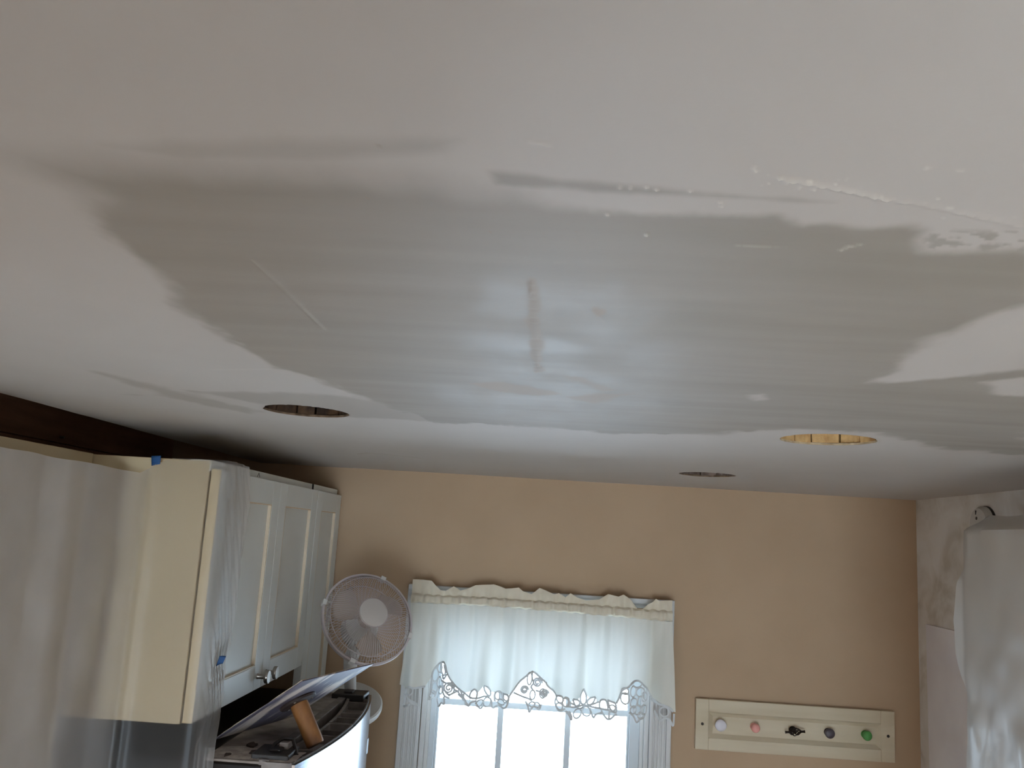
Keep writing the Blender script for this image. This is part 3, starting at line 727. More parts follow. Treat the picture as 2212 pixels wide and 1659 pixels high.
# --- ordinary depth wall cabinets nearer the camera, under plastic
c3 = thing('wall_cabinet', (-1.14, 1.4, -.85), 'shallow white wall cabinet hidden behind hanging plastic at the left edge', 'cabinet')
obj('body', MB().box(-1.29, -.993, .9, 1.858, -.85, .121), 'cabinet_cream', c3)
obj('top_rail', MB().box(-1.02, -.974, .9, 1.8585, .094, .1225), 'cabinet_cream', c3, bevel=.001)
shaker_door(c3, -.968, .905, 1.375, -.848, .090, material='cabinet_cream')
shaker_door(c3, -.968, 1.380, 1.850, -.848, .090, material='cabinet_cream')

# --- wall cabinet on the right wall, wrapped in plastic
c4 = thing('wall_cabinet', (1.09, 1.45, -.85), 'cream wall cabinet wrapped in milky plastic on the right wall', 'cabinet')
obj('body', MB().box(.945, 1.25, .9, 1.965, -.85, .074), 'cabinet_cream_lit', c4)
obj('crown', MB().box(.962, 1.25, .9, 1.935, .074, .100), 'cabinet_cream_lit', c4, bevel=.004)
shaker_door(c4, .922, 1.515, 1.962, -.848, .070, side=-1, material='cabinet_cream_lit', st=.062, rail=.05)
shaker_door(c4, .922, 1.06, 1.511, -.848, .070, side=-1, material='cabinet_cream_lit', st=.062, rail=.05)

# ================================================================== plastic sheets
def catmull(pts, n):
    P = np.array(pts, float)
    d = np.r_[0, np.cumsum(np.hypot(*np.diff(P, axis=0).T))]
    # smooth resample: linear then box blur
    s = np.linspace(0, d[-1], n)
    out = np.stack([np.interp(s, d, P[:, k]) for k in range(2)], 1)
    for _ in range(3):
        out[1:-1] = .25 * out[:-2] + .5 * out[1:-1] + .25 * out[2:]
    return out, s

path = [(-.945, .75), (-.945, 1.2), (-.944, 1.45), (-.940, 1.62), (-.918, 1.74), (-.885, 1.815), (-.845, 1.849), (-.80, 1.853), (-.74, 1.853),
        (-.700, 1.852), (-.683, 1.856), (-.680, 1.88), (-.684, 1.94), (-.686, 2.00), (-.687, 2.028)]
pl, ss = catmull(path, 400)
tan = np.gradient(pl, axis=0); tan /= np.linalg.norm(tan, axis=1)[:, None]
nor = np.stack([tan[:, 1], -tan[:, 0]], 1)          # towards the room
nu, nv = 400, 120
topz = np.interp(ss, [0, .6, .73, .87, 1.02, 1.11, 1.16, 1.175, 1.22, 1.35, 1.42, ss[-1]],
                 [.10, .104, .101, .098, .094, .086, .117, .121, .1235, .1235, .1225, .120])
U = np.linspace(0, 1, nu)
mb = MB()
vs = []
sC = float(ss[np.argmin(np.hypot(pl[:, 0] + .845, pl[:, 1] - 1.849))])     # where it meets the end panel
sD = float(ss[np.argmin(np.hypot(pl[:, 0] + .683, pl[:, 1] - 1.856))])     # where it turns onto the door
for j in range(nv):
    t = j / (nv - 1)
    for i in range(nu):
        s = ss[i]
        z = topz[i] + t * (-1.05 - topz[i])
        free = np.clip((sC - s) / .10, 0, 1)
        door = np.clip((s - sD) / .04, 0, 1)
        a = 0.0
        far = np.clip((s - sC + .38) / .2, .12, 1)
        a += free * far * (.004 * math.sin(s * 22 + 2.2 * t) * (.3 + t) + .0012 * math.sin(s * 61 - 3 * t + 1))
        # slanting creases fanning out from the tape at the panel's top corner
        a += free * .006 * math.exp(-((s - (sC - .02 - .20 * t)) / .030) ** 2)
        a += .0016 * float(vnoise(np.array([s * 14.0]), np.array([t * 12.0]), 5)[0]) * (.4 + free) * far
        a += .0045 * math.exp(-((s - sC - .012) / .010) ** 2)
        # gathered at the tape on the door
        zt = (z + .31) / .10
        g = math.exp(-zt * zt)
        a += door * (.004 + .007 * abs(math.sin(s * 120 + 6 * zt)) * (.35 + g) + .004 * (1 - g) * math.sin(s * 50 + z * 9) ** 2)
        a = max(a, -.0015 if s > sC - .02 else -.02)
        x, y = pl[i] + nor[i] * a
        if door > 0:
            edge = np.interp(z, [-1.1, -.53, -.42, -.33, -.308, -.26, -.13, .03, .12], [2.00, 2.008, 1.992, 1.982, 1.972, 1.998, 2.02, 2.026, 2.0])
            y = 1.858 + (y - 1.858) * (edge - 1.858) / (2.028 - 1.858)
        hang = float(np.clip((-.405 - z) / .05, 0, 1)) if s > sD else 0.0       # below the cabinet it hangs free in front of the refrigerator
        if hang > 0:
            k = (s - sD) / (ss[-1] - sD)
            x = x * (1 - hang) + (-.683 + .040 * k) * hang
            y = y * (1 - hang) + (1.857 + .012 * k + .003 * math.sin(k * 14)) * hang
        vs.append((x, y, z + .001 * math.sin(s * 40) * (t < .02) * free))
fs = [(j * nu + i, j * nu + i + 1, (j + 1) * nu + i + 1, (j + 1) * nu + i) for j in range(nv - 1) for i in range(nu - 1)]
mb.add(vs, [f[::-1] for f in fs])
# flap folded over the top of the end panel
sh = obj('plastic_sheet', mb, 'poly_sheet', smooth=True, origin=(-.84, 1.7, -1.05), fixn=False)
def set_haze(o, vals):
    at = o.data.attributes.new('haze', 'FLOAT', 'POINT'); at.data.foreach_set('value', np.array(vals, np.float32))
set_haze(sh, [float(np.interp(s, [0, sC - .20, sC - .11, sC - .02, sC + .01, sD - .01, sD + .03, ss[-1]], [3.6, 3.3, 2.0, 1.25, .34, .28, 1.1, 1.5])) for j in range(nv) for s in ss])
tag(sh, 'clear plastic sheet hanging over the left cabinets and taped to a door', 'plastic sheet')

path = [(.904, .85), (.904, 1.5), (.903, 1.80), (.904, 1.93), (.911, 1.966), (.930, 1.982), (1.0, 1.984), (1.20, 1.978)]
pl, ss = catmull(path, 170)
tan = np.gradient(pl, axis=0); tan /= np.linalg.norm(tan, axis=1)[:, None]
nor = np.stack([-tan[:, 1], tan[:, 0]], 1)
sK = float(ss[np.argmin(np.hypot(pl[:, 0] - .911, pl[:, 1] - 1.966))])
nu, nv = 170, 110
rows = [(1.0, .103, .052), (.55, .088, .030), (.12, .078, .008)]                # folded back over the crown: (fraction, z, set-back)
vs = []
for j in range(nv):
    for i in range(nu):
        s = ss[i]
        front = s < sK
        if j < 3:
            _, z, back = rows[j]
            x, y = pl[i] - nor[i] * back
            z += .002 * math.sin(s * 30 + j)
            vs.append((x, y, z)); continue
        t = (j - 3) / (nv - 4)
        z = .070 + t * (-1.0 - .070)
        a = .0025 * float(vnoise(np.array([s * 20.0]), np.array([t * 22.0]), 15)[0])
        low = np.clip((-.16 - z) / .2, 0, 1)
        a += low * .010 * (float(fbm(np.array([s * 16.0]), np.array([z * 9.0]), 25, 3)[0]) * .6 + .4)
        # the loose fold billowing out at the far edge, catching the window light
        bz = np.interp(z, [-.34, -.30, -.245, -.19, -.122, -.045, .005, .03], [0, .004, .018, .030, .034, .026, .004, 0])
        w = math.exp(-((s - sK - .030) / .030) ** 2) if s > sK + .030 else math.exp(-((s - sK - .030) / .018) ** 2)
        x, y = pl[i] + nor[i] * max(a, -.001)
        x -= bz * w * .80; y += bz * w * 1.0
        vs.append((x, y, z))
fs = [(j * nu + i, j * nu + i + 1, (j + 1) * nu + i + 1, (j + 1) * nu + i) for j in range(nv - 1) for i in range(nu - 1)]
sh = obj('plastic_sheet', MB().add(vs, fs), 'poly_sheet_milky', smooth=True, origin=(1.0, 1.5, -1.0), fixn=False)
set_haze(sh, [1.0 + 1.2 * float(np.clip((s - sK) / .02, 0, 1)) for j in range(nv) for s in ss])
tag(sh, 'milky plastic sheet draped over the cabinet on the right wall', 'plastic sheet')

# blue masking tape
def tape(fn, label, origin):
    m = MB().grid(fn, 8, 6)
    tag(obj('tape_strip', m, 'painters_tape', smooth=True, origin=origin, solid=.0006), label, 'tape', 'strips of blue painter\'s tape')
tape(lambda u, v: (-.842 + .021 * u + .003 * v * (1 - u), 1.8475 - .0015 * math.sin(u * 3), .1235 - .021 * v * (1 - .22 * u) + .002 * u * (1 - v)),
     'blue tape at the top corner of the cream cabinet side', (-.83, 1.847, .11))
tape(lambda u, v: (-.6665 + .0127 * u - .0054 * v, 1.905 + .004 * u, -.2858 - .0210 * v * (1 - .28 * u) + .001 * math.sin(3 * u)),
     'small blue tape holding gathered plastic to the cabinet door', (-.664, 1.905, -.30))
tape(lambda u, v: (-.964 + .002 * v, 1.478 + .028 * u * (1 - .4 * v), .124 - .026 * v + .004 * u),
     'blue tape cut off by the left edge of the picture', (-.962, 1.485, .11))

# ================================================================== refrigerator
fr = thing('refrigerator', (-.85, 2.29, ZF), 'stainless French-door refrigerator with dusty grey top below the cabinet', 'refrigerator')
FZ, FY0, FY1 = -.485, 1.882, 2.698
def ffront(y): return -.436 - .042 * ((y - 2.29) / .408) ** 2
obj('body', MB().box(-1.27, -.545, FY0 + .004, FY1 - .004, ZF + .02, FZ - .006), 'fridge_side', fr, bevel=.004)
obj('shaded_top_cover', MB().box(-1.26, -.672, FY0 + .006, FY1 - .006, FZ - .006, FZ), 'fridge_side', fr, bevel=.002)  # near-black stands in for the shade under the cabinet
obj('dusty_top_cover', MB().box(-.672, -.550, FY0 + .006, FY1 - .006, FZ - .006, FZ), 'fridge_dust', fr, bevel=.002)
obj('front_strip', MB().box(-.556, -.534, FY0 + .006, FY1 - .006, FZ - .03, FZ + .004), 'fridge_plastic', fr, bevel=.002)
def curved(y0, y1, z0, z1, inn, out, n=24):
    vs, fs = [], []
    for k in range(n + 1):
        y = y0 + (y1 - y0) * k / n
        x = ffront(y)
        vs += [(x - inn, y, z0), (x - out, y, z0), (x - out, y, z1), (x - inn, y, z1)]
    for k in range(n):
        for q in range(4):
            fs.append((4 * k + q, 4 * k + (q + 1) % 4, 4 * k + 4 + (q + 1) % 4, 4 * k + 4 + q))
    fs += [(0, 1, 2, 3), tuple(4 * n + q for q in (3, 2, 1, 0))]
    return MB().add(vs, fs)
for di, (y0, y1) in enumerate(((FY0, 2.2785), (2.2825, FY1))):
    d = obj('door', curved(y0, y1, ZF + .75, FZ - .001, .006, .0), 'steel', fr, smooth=True)
    core = MB()
    core.v, core.f = curved(y0 + .001, y1 - .001, ZF + .75, FZ - .026, .0062, .070).v, curved(y0 + .001, y1 - .001, ZF + .75, FZ - .026, .0062, .070).f
    obj('door_core', core, 'fridge_side', d)
    # open trough in the door's top edge, with cross walls
    obj('trim_lip', curved(y0, y1, FZ - .022, FZ + .003, .0062, .010), 'fridge_plastic', d, smooth=True)
    obj('trough_floor', curved(y0 + .002, y1 - .002, FZ - .0255, FZ - .018, .0105, .068), 'fridge_plastic', d)
    obj('trough_wall', curved(y0 + .002, y1 - .002, FZ - .0255, FZ + .002, .062, .070), 'fridge_plastic', d)
    L = y1 - y0
    for fr_ in (.004, .16, .30, .66, .80, .985):
        yy = y0 + L * fr_
        x = ffront(yy)
        obj('trough_rib', MB().box(x - .064, x - .010, yy, yy + .006, FZ - .024, FZ + .001), 'fridge_plastic', d)
    yy = (y0 + .015 if di == 0 else y1 - .095)
    obj('hinge_cover', MB().box(-.575, ffront(yy) - .022, yy, yy + .085, FZ - .004, FZ + .013).box(-.545, -.52, yy + .02, yy + .06, FZ + .013, FZ + .018), 'black_plastic', d, bevel=.004)
    hy = 2.236 if di == 0 else 2.325
    hb = MB()
    hx = ffront(hy)
    hb.tube([(hx + .052, hy, -.640 + .0), (hx + .054, hy, -.9), (hx + .052, hy, -1.25)], .0135, 10)
    hb.box(hx - .002, hx + .058, hy - .012, hy + .012, -.655, -.628).box(hx - .002, hx + .058, hy - .012, hy + .012, -1.27, -1.24)
    obj('handle', hb, 'handle_steel', d, bevel=.003)
obj('drawer', curved(FY0, FY1, ZF + .06, ZF + .74, .070, .0), 'steel', fr, smooth=True)
obj('gasket', MB().box(-.552, -.505, FY0 + .01, FY1 - .01, ZF + .06, FZ - .03), 'black_plastic', fr)
obj('badge', MB().box(ffront(2.60) - .001, ffront(2.60) + .0022, 2.585, 2.602, -.625, -.585), 'black_plastic', fr)

# plaster dust crust and crumbs lying on the refrigerator
vs, fs = [], []
n = 40
for k in range(n + 1):
    x = -.665 + .185 * k / n
    e = .020 + .016 * float(fbm(np.array([x * 24.0]), np.array([2.0]), 33, 3)[0])
    for w, h in ((0, .0), (.15, .0035), (.6, .003), (1, .0)):
        vs.append((x, FY0 + .007 + w * (.075 + e), FZ + .0012 + h * (.6 + .5 * random.random())))
for k in range(n):
    for q in range(3):
        fs.append((k * 4 + q, k * 4 + 4 + q, k * 4 + 5 + q, k * 4 + 1 + q))
tag(obj('plaster_dust', MB().add(vs, fs), 'plaster_dust', smooth=True, origin=(-.57, 1.9, FZ)), 'pale crust of fallen plaster dust along the refrigerator top edge', 'dust', kind='stuff')
def crumb(x, y, r, h, label):
    m = 9
    a0 = random.random() * 6
    poly = [(x + r * (1 + .45 * random.uniform(-1, 1)) * math.cos(a0 + 2 * math.pi * k / m), y + r * 1.7 * (1 + .45 * random.uniform(-1, 1)) * math.sin(a0 + 2 * math.pi * k / m)) for k in range(m)]
    tag(obj('plaster_crumb', MB().prism(poly, FZ + .0008, FZ + .0008 + h), 'crumb_dark', origin=(x, y, FZ), bevel=.001), label, 'crumb', 'dark crumbs on the refrigerator top')
crumb(-.605, 2.00, .012, .005, 'dark plaster crumb below the middle of the tilted hawk')
crumb(-.565, 1.965, .012, .006, 'dark crumb left of the foot of the wooden hawk handle')
crumb(-.585, 1.945, .009, .004, 'smaller dark crumb nearer the dusty refrigerator edge')
crumb(-.63, 1.91, .007, .004, 'tiny dark crumb at the edge of the plaster dust')
blk = thing('sanding_block', (-.515, 1.955, FZ), 'small grey block with black strap beside the wooden hawk handle', 'block')
obj('block', MB().box(-.532, -.512, 1.945, 1.995, FZ + .001, FZ + .026), 'fridge_plastic', blk, bevel=.002)
obj('strap', MB().tube([(-.548, 1.93, FZ + .003), (-.542, 1.95, FZ + .022), (-.53, 1.965, FZ + .030), (-.510, 1.97, FZ + .029), (-.500, 1.96, FZ + .012), (-.492, 1.945, FZ + .003)], .004, 6), 'black_plastic', blk, smooth=True)

# ================================================================== plasterer's hawk resting on its handle
R = HR
HC = Vector((-.5345, 2.070, -.3945))
def H(x, y, z): return tuple(HC + R @ Vector((x, y, z)))       # +z points down along the handle
hk = thing('plastering_hawk', H(0, 0, .108), 'plaster-smeared metal hawk tilted on its wooden handle on the refrigerator', 'hawk')
L = .134
def slab(x0, x1, y0, y1, z0, z1):
    m = MB().box(x0, x1, y0, y1, z0, z1); m.v = [H(*p) for p in m.v]; return m
obj('plate', slab(-L, L, -L, L, -.001, .0012), 'hawk_metal', hk)
# crust of plaster on the upper face
vs, fs = [], []
n = 26
for j in range(n + 1):
    for i in range(n + 1):
        u, v = -L + 2 * L * i / n, -L + 2 * L * j / n
        e = min(i, n - i, j, n - j) / n
        h = .0012 + (.004 + .003 * float(fbm(np.array([u * 30]), np.array([v * 30]), 77, 2)[0])) * min(1, e * 8 + .25)
        vs.append(H(u * .995, v * .995, -h))
for j in range(n):
    for i in range(n):
        fs.append((j * (n + 1) + i, j * (n + 1) + i + 1, (j + 1) * (n + 1) + i + 1, (j + 1) * (n + 1) + i))
m0 = len(vs)
ring = [j * (n + 1) + i for i, j in [(i, 0) for i in range(n)] + [(n, j) for j in range(n)] + [(n - i, n) for i in range(n)] + [(0, n - j) for j in range(n)]]
for q in ring:
    i, j = q % (n + 1), q // (n + 1)
    vs.append(H((-L + 2 * L * i / n) * .998, (-L + 2 * L * j / n) * .998, -.0009))
for k in range(len(ring)):
    fs.append((ring[k], ring[(k + 1) % len(ring)], m0 + (k + 1) % len(ring), m0 + k))
obj('plaster_crust', MB().add(vs, fs), 'hawk_top', hk, smooth=True)
def lathe_h(prof, n=28):
    m = MB().lathe(prof, n); m.v = [H(*p) for p in m.v]; return m
obj('mounting_plate', lathe_h([(.001, .0012), (.042, .0012), (.043, .004), (.041, .008), (.018, .0095)]), 'hawk_washer', hk, smooth=True)
obj('handle', lathe_h([(.017, .009), (.0200, .010), (.0205, .016), (.0198, .05), (.0200, .085), (.0195, .104), (.018, .107), (.001, .108)]), 'hawk_handle', hk, smooth=True)
for a in (.6, 2.7, 4.8):
    m = MB().lathe([(.0032, .0075), (.003, .0095), (.001, .0102)], 10, (.033 * math.cos(a), .033 * math.sin(a), 0)); m.v = [H(*p) for p in m.v]
    obj('rivet', m, 'brushed_nickel', hk, smooth=True)

# ================================================================== fan
FC = Vector((-.494, 2.62, -.262))
FD = Vector((.47, -.80, .46)).normalized()
FU = (Vector((0, 0, 1)) - FD * FD.z).normalized()
FR = FU.cross(FD) * -1
def F(x, y, z): return tuple(FC + FR * x + FU * y + FD * z)   # +z = front of the fan
fan = thing('pedestal_fan', (-.575, 2.86, ZF), 'white electric fan with round wire cage in front of the tan wall', 'fan')
RG = .1335
def cage(z_of_r, r0, r1, nw, wr, rings):
    m = MB()
    for k in range(nw):
        a = 2 * math.pi * k / nw
        tw = .10
        pts = []
        for q in range(9):
            t = q / 8
            r = r0 + (r1 - r0) * t
            aa = a + tw * (1 - t)
            pts.append(F(r * math.cos(aa), r * math.sin(aa), z_of_r(r)))
        m.tube(pts, wr, 4)
    for r, w in rings:
        m.tube([F(r * math.cos(2 * math.pi * k / 72), r * math.sin(2 * math.pi * k / 72), z_of_r(r)) for k in range(72)], w, 5, closed=True)
    return m
zf = lambda r: .052 * (1 - max(0, (r - .04) / (RG - .04)) ** 3.2)
zb = lambda r: -.050 * (1 - max(0, (r - .05) / (RG - .05)) ** 3.0)
obj('front_guard', cage(zf, .038, RG, 100, .00085, [(.118, .0013), (.043, .0014)]), 'fan_plastic', fan, smooth=True)
obj('rear_guard', cage(zb, .045, RG, 56, .00085, [(.112, .0013), (.05, .002)]), 'fan_plastic', fan, smooth=True)
prof = [(RG - .002, -.006), (RG + .0035, -.006), (RG + .0045, 0), (RG + .0035, .007), (RG - .002, .007)]
m = MB().lathe(prof + [prof[0]], 72, cap=False); m.v = [F(*p) for p in m.v]
obj('guard_rim', m, 'fan_plastic', fan, smooth=True)
for a in (-2.75, -1.15, .35, 2.0):
    m = MB().box(-.008, .008, -.004, .008, -.010, .011)
    ca, sa = math.cos(a - math.pi / 2), math.sin(a - math.pi / 2)
    m.v = [F(RG * math.cos(a) + x * ca - y * sa, RG * math.sin(a) + x * sa + y * ca, z) for x, y, z in m.v]
    obj('guard_clip', m, 'fan_white', fan, bevel=.001)
m = MB().lathe([(.001, .046), (.0405, .046), (.0425, .050), (.0415, .055), (.034, .0585), (.001, .0605)], 48); m.v = [F(*p) for p in m.v]
obj('centre_cap', m, 'fan_cap', fan, smooth=True)
for k in range(3):
    a0 = 2 * math.pi * k / 3 + .35
    def bl(u, v):
        r = .024 + .090 * v
        wid = .35 + .75 * math.sin(min(1, v * 1.15) * math.pi * .62)
        a = a0 + (u - .5) * wid * .92 + .25 * v
        if v > .85: r -= .02 * (abs(u - .5) * 2) ** 2 * (v - .85) / .15
        return F(r * math.cos(a), r * math.sin(a), .004 + (u - .5) * .036)
    obj('blade', MB().grid(bl, 12, 10), 'fan_blade', fan, smooth=True, solid=.0012)
m = MB().lathe([(.001, .026), (.020, .026), (.024, .018), (.024, -.012), (.001, -.012)], 28); m.v = [F(*p) for p in m.v]
obj('hub', m, 'fan_blade', fan, smooth=True)
m = MB().lathe([(.010, -.012), (.010, -.046), (.050, -.047), (.054, -.056), (.050, -.095), (.038, -.125), (.018, -.138), (.001, -.140)], 36); m.v = [F(*p) for p in m.v]
mh = obj('motor_housing', m, 'fan_white', fan, smooth=True)
for k in range(7):
    a = -2.4 + .16 * k
    p0 = F(.049 * math.cos(a), .049 * math.sin(a), -.098); p1 = F(.038 * math.cos(a), .038 * math.sin(a), -.127)
    obj('vent_slot', MB().tube([p0, p1], .0022, 5), 'dark_vent', mh)
MC = Vector(F(0, -.03, -.09))
NK = Vector((-.558, 2.745, -.395))
obj('neck', MB().tube([MC, MC * .45 + NK * .55, NK], [.026, .022, .022], 14), 'fan_white', fan, smooth=True)
obj('tilt_knob', MB().lathe([(.010, 0), (.011, .006), (.009, .016), (.001, .017)], 16, (NK.x + .018, NK.y - .006, NK.z + .028), (1, -.35, 0)), 'dark_vent', fan, smooth=True)
obj('pole', MB().tube([NK, (-.560, 2.76, -.44), (-.562, 2.835, -.56), (-.562, 2.855, ZF + .03)], [.022, .020, .016, .014], 14), 'fan_white', fan, smooth=True)
BN = Vector((.10, -.36, .80)).normalized()
obj('round_base_cover', MB().lathe([(.106, -.010), (.108, -.004), (.108, .008), (.103, .012), (.097, .0105), (.05, .004), (.02, .010), (.001, .010)], 64, (-.577, 2.850, -.545), BN), 'fan_white', fan, smooth=True)
obj('floor_base', MB().lathe([(.13, 0), (.13, .015), (.04, .03), (.015, .05)], 40, (-.562, 2.855, ZF)), 'fan_white', fan, smooth=True)

# ================================================================== valance with cutwork lace
vz = thing('window_valance', (.008, 2.955, -.6), 'white cotton valance with scalloped lace hem across the window', 'valance')
X0, X1 = -.421, .451
def fold(x, z):
    t = np.clip((-.24 - z) / .25, 0, 1)
    a = .020 * math.sin(x * 37 + .6 + .5 * math.sin(x * 9)) + .011 * math.sin(x * 63 + 2.1 + 1.5 * t) + .005 * math.sin(x * 118 + 1)
    a += .024 * (1 / (1 + math.exp(-(x + .165) * 300)) - .5) * t       # the deep pleat left of the middle
    g = .004 * math.sin(x * 205) * (1 - t)
    return 2.952 + a * (.3 + .7 * t) + g * .5
def xmap(u, t):                                            # left and right edges lean a little
    xl = -.418 - .010 * t + .004 * math.sin(t * 5); xr = .437 + .018 * t
    return xl + (xr - xl) * u
nu, nv = 460, 36
vs = []
for j in range(nv):
    t = j / (nv - 1)
    for i in range(nu):
        u = i / (nu - 1)
        x = xmap(u, t)
        z0 = lerp_list(VAL_PL, x); z1 = lerp_list(VAL_EDGE, x)
        z = z0 + (z1 - z0) * t
        vs.append((x, fold(x, z), z))
fs = [(j * nu + i, j * nu + i + 1, (j + 1) * nu + i + 1, (j + 1) * nu + i) for j in range(nv - 1) for i in range(nu - 1)]
obj('skirt', MB().add(vs, fs), 'valance_cotton', vz, smooth=True, fixn=False)
# rod pocket: gathered tube around the rod
vs, fs = [], []
nu = 300
prof = [(-.0, -1), (-.012, -.6), (-.015, 0), (-.012, .6), (-.0, 1), (.010, .5), (.010, -.5)]
for i in range(nu):
    x = -.418 + (.855) * i / (nu - 1)
    zu, zl = lerp_list(VAL_PU, x), lerp_list(VAL_PL, x)
    c, h = (zu + zl) / 2, (zu - zl) / 2
    g = .0025 * math.sin(x * 210) + .002 * math.sin(x * 331 + 1)
    for dy, k in prof:
        vs.append((x, 2.957 + dy + g * (1 if dy < 0 else 0), c + h * k + .0012 * math.sin(x * 170 + k)))
n = len(prof)
for i in range(nu - 1):
    for q in range(n):
        fs.append((i * n + q, i * n + (q + 1) % n, i * n + n + (q + 1) % n, i * n + n + q))
fs += [tuple(range(n)), tuple((nu - 1) * n + q for q in reversed(range(n)))]
obj('rod_pocket', MB().add(vs, fs), 'valance_pocket', vz, smooth=True)
# ruffled header
nu, nv = 380, 8
vs = []
for j in range(nv):
    t = j / (nv - 1)
    for i in range(nu):
        x = -.418 + .855 * i / (nu - 1)
        z0, z1 = lerp_list(VAL_PU, x), lerp_list(VAL_TOP, x)
        sag = 1 - np.clip((-.16 - z1) / .035, 0, 1)
        a = (.007 * math.sin(x * 46 + 1) + .005 * math.sin(x * 92)) * t - .012 * t * (1 - sag) + .0025 * math.sin(x * 205) * (1 - t)
        vs.append((x, 2.957 + a, z0 - .003 + (z1 - z0 + .003) * t))
fs = [(j * nu + i, j * nu + i + 1, (j + 1) * nu + i + 1, (j + 1) * nu + i) for j in range(nv - 1) for i in range(nu - 1)]
obj('ruffled_header', MB().add(vs, fs), 'valance_pocket', vz, smooth=True, fixn=False)
# lace: braided tapes stitched into leaves, scrolls and petals
lace = MB()
def L3(x, z): return (x, fold(x, z) - .0012, z)
def smooth_line(p, closed=False, it=2):
    for _ in range(it):
        q = []
        m = len(p)
        if not closed: q.append(p[0])
        for i in range(m if closed else m - 1):
            a, b_ = p[i], p[(i + 1) % m]
            q += [(a[0] * .75 + b_[0] * .25, a[1] * .75 + b_[1] * .25), (a[0] * .25 + b_[0] * .75, a[1] * .25 + b_[1] * .75)]
        if not closed: q.append(p[-1])
        p = q
    return p
TW = .0035
for l in LACE_LINES:
    lace.tube([L3(*p) for p in smooth_line(l)], TW, 6, flat=.35, up=(0, 1, 0))
for (cx_, cz_), rx, rz in LACE_LOOPS:
    lace.tube([L3(cx_ + rx * math.cos(2 * math.pi * k / 18), cz_ + rz * math.sin(2 * math.pi * k / 18)) for k in range(18)], TW * .8, 6, closed=True, flat=.35, up=(0, 1, 0))
for (cx_, cz_), r in LACE_SPIRALS:
    lace.tube([L3(cx_ + r * (1 - .8 * k / 30) * math.cos(.42 * k), cz_ + r * (1 - .8 * k / 30) * math.sin(.42 * k)) for k in range(31)], TW, 6, flat=.35, up=(0, 1, 0))
# fine joining threads
pts = [p for l in LACE_LINES for p in l]
cnt = 0
for i in range(len(pts)):
    for j in range(i + 1, len(pts)):
        d = math.hypot(pts[i][0] - pts[j][0], pts[i][1] - pts[j][1])
        if .006 < d < .016 and random.random() < .22 and lerp_list(VAL_EDGE, (pts[i][0] + pts[j][0]) / 2) > (pts[i][1] + pts[j][1]) / 2 - .004:
            lace.tube([L3(*pts[i]), L3(*pts[j])], .0010, 4); cnt += 1
obj('lace_hem', lace, 'lace_thread', vz, smooth=True)
obj('rod', MB().box(-.425, .440, 2.958, 2.962, -.232, -.210).tube([(-.424, 2.96, -.22), (-.424, 2.998, -.22)], .006, 8).tube([(.439, 2.96, -.222), (.439, 2.998, -.222)], .006, 8), 'trim_white', vz)

# ================================================================== coat rack
rk = thing('coat_rack', (.847, YB, -.64), 'cream panelled board with five mismatched knobs right of the window', 'coat rack')
RX0, RX1, RZ0, RZ1, RY = .529, 1.1646, -.640, -.483, YB - .001
ix0, ix1, iz0, iz1 = .571, 1.121, -.602, -.524
b = MB()
b.box(RX0, ix0, RY - .020, RY, RZ0, RZ1).box(ix1, RX1, RY - .020, RY, RZ0, RZ1).box(ix0, ix1, RY - .020, RY, iz1, RZ1).box(ix0, ix1, RY - .020, RY, RZ0, iz0)
obj('frame', b, 'rack_cream', rk, bevel=.002)
obj('panel', MB().box(ix0, ix1, RY - .010, RY, iz0, iz1), 'rack_cream', rk)
m = MB()
o_, i_ = (ix0, ix1, iz0, iz1), (ix0 + .014, ix1 - .014, iz0 + .012, iz1 - .012)
vs = [(o_[0], RY - .0205, o_[2]), (o_[1], RY - .0205, o_[2]), (o_[1], RY - .0205, o_[3]), (o_[0], RY - .0205, o_[3]),
      (i_[0], RY - .0105, i_[2]), (i_[1], RY - .0105, i_[2]), (i_[1], RY - .0105, i_[3]), (i_[0], RY - .0105, i_[3])]
obj('moulding', m.add(vs, [(0, 1, 5, 4), (1, 2, 6, 5), (2, 3, 7, 6), (3, 0, 4, 7)]), 'rack_cream', rk)
KP = [(.012, 0), (.008, .004), (.007, .014)]
def knob(x, z, r, material, dome, label, h=.014):
    p = KP + [(r * .75, .017), (r * .98, .021), (r, .026)] + [(r * math.cos(a), .026 + dome * math.sin(a)) for a in (.3, .6, .9, 1.2, 1.45)] + [(.0005, .026 + dome)]
    tag(obj('knob', MB().lathe(p, 28, (x, RY - .010, z), (0, -1, 0)), material, rk, smooth=True), label)
knob(.607, -.559, .0185, 'knob_white', .006, 'round white knob')
knob(.718, -.560, .0140, 'knob_pink', .012, 'round pink knob')
knob(.954, -.561, .0155, 'knob_slate', .005, 'dark grey disc knob')
knob(1.072, -.560, .0150, 'knob_green', .006, 'round green ribbed knob')
tw = MB().lathe(KP + [(.006, .030)], 16, (.842, RY - .010, -.562), (0, -1, 0))
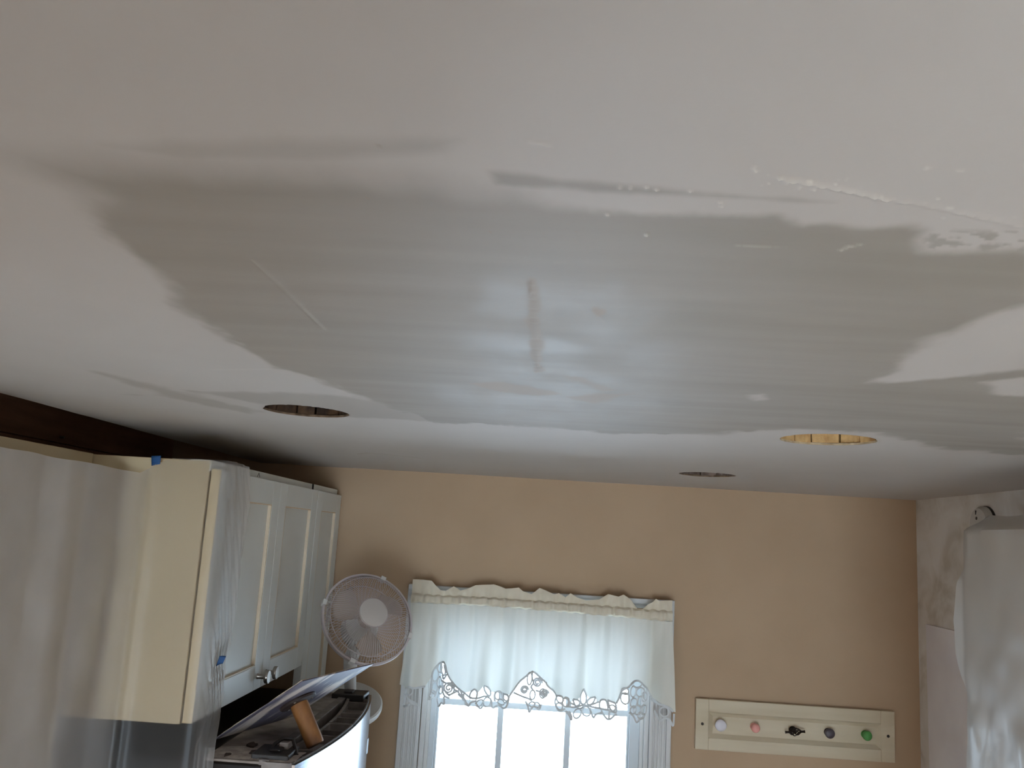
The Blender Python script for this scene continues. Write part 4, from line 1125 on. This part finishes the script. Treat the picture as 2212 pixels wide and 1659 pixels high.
for k in range(6):                                     # twisted cage of an iron pull
    pts = []
    for q in range(15):
        t = q / 14
        a = 2 * math.pi * k / 6 + t * 3.0
        r = .0105 * math.sin(math.pi * t) + .0012
        pts.append((.842 - .020 + .040 * t + .0, RY - .040 + r * math.cos(a), -.562 + .004 * (t - .5) + r * math.sin(a)))
    tw.tube(pts, .0019, 5)
for s in (-1, 1):
    tw.tube([(.842 + s * .019, RY - .040, -.562 + s * .002), (.842 + s * .026, RY - .040, -.562 + s * .0025), (.842 + s * .031, RY - .040, -.562 + s * .003)], [.0035, .0036, .0046], 8)
tag(obj('knob', tw, 'knob_iron', rk, smooth=True), 'black iron twisted cage knob')
for x, z in ((.551, -.5605), (1.143, -.5595)):
    obj('screw', MB().lathe([(.0048, -.004), (.0046, .001), (.001, .0016)], 14, (x, RY - .020, z), (0, -1, 0)), 'screw_dark', rk, smooth=True)

# ================================================================== right wall
m = MB().prism([(2.951, -.199), (2.936, -1.9), (2.10, -1.9), (2.10, -.1995)], XR - .008, XR - .0005, axis='x')
tag(obj('white_board', m, 'board_white', origin=(XR, 2.5, -1.9), bevel=.0008), 'smooth pale white board against the right wall below the patched plaster', 'board')
sd = thing('smoke_detector', (XR, 2.55, .10), 'round white smoke detector on the right wall above the wrapped cabinet', 'smoke detector')
obj('base_ring', MB().lathe([(.0555, 0), (.0555, .006), (.052, .008)], 40, (XR - .0005, 2.55, .108), (-1, 0, 0)), 'dark_vent', sd, smooth=True)
obj('cover', MB().lathe([(.054, .006), (.054, .018), (.048, .026), (.030, .029), (.001, .030)], 40, (XR - .0005, 2.55, .108), (-1, 0, 0)), 'detector_white', sd, smooth=True)
obj('slot', MB().box(XR - .0310, XR - .027, 2.553, 2.555, .138, .150), 'dark_vent', sd)
obj('test_button', MB().lathe([(.005, 0), (.0045, .002), (.001, .003)], 16, (XR - .029, 2.55, .128), (-1, 0, 0)), 'screw_dark', sd, smooth=True)

# ------------------------------------------------------------------ lift everything so the floor is at z = 0
for o in list(S.objects):
    if o.parent is None and o.type != 'CAMERA':
        o.location.z += LIFT
cam.matrix_world = Matrix.Translation((0, 0, LIFT)) @ cam.matrix_world
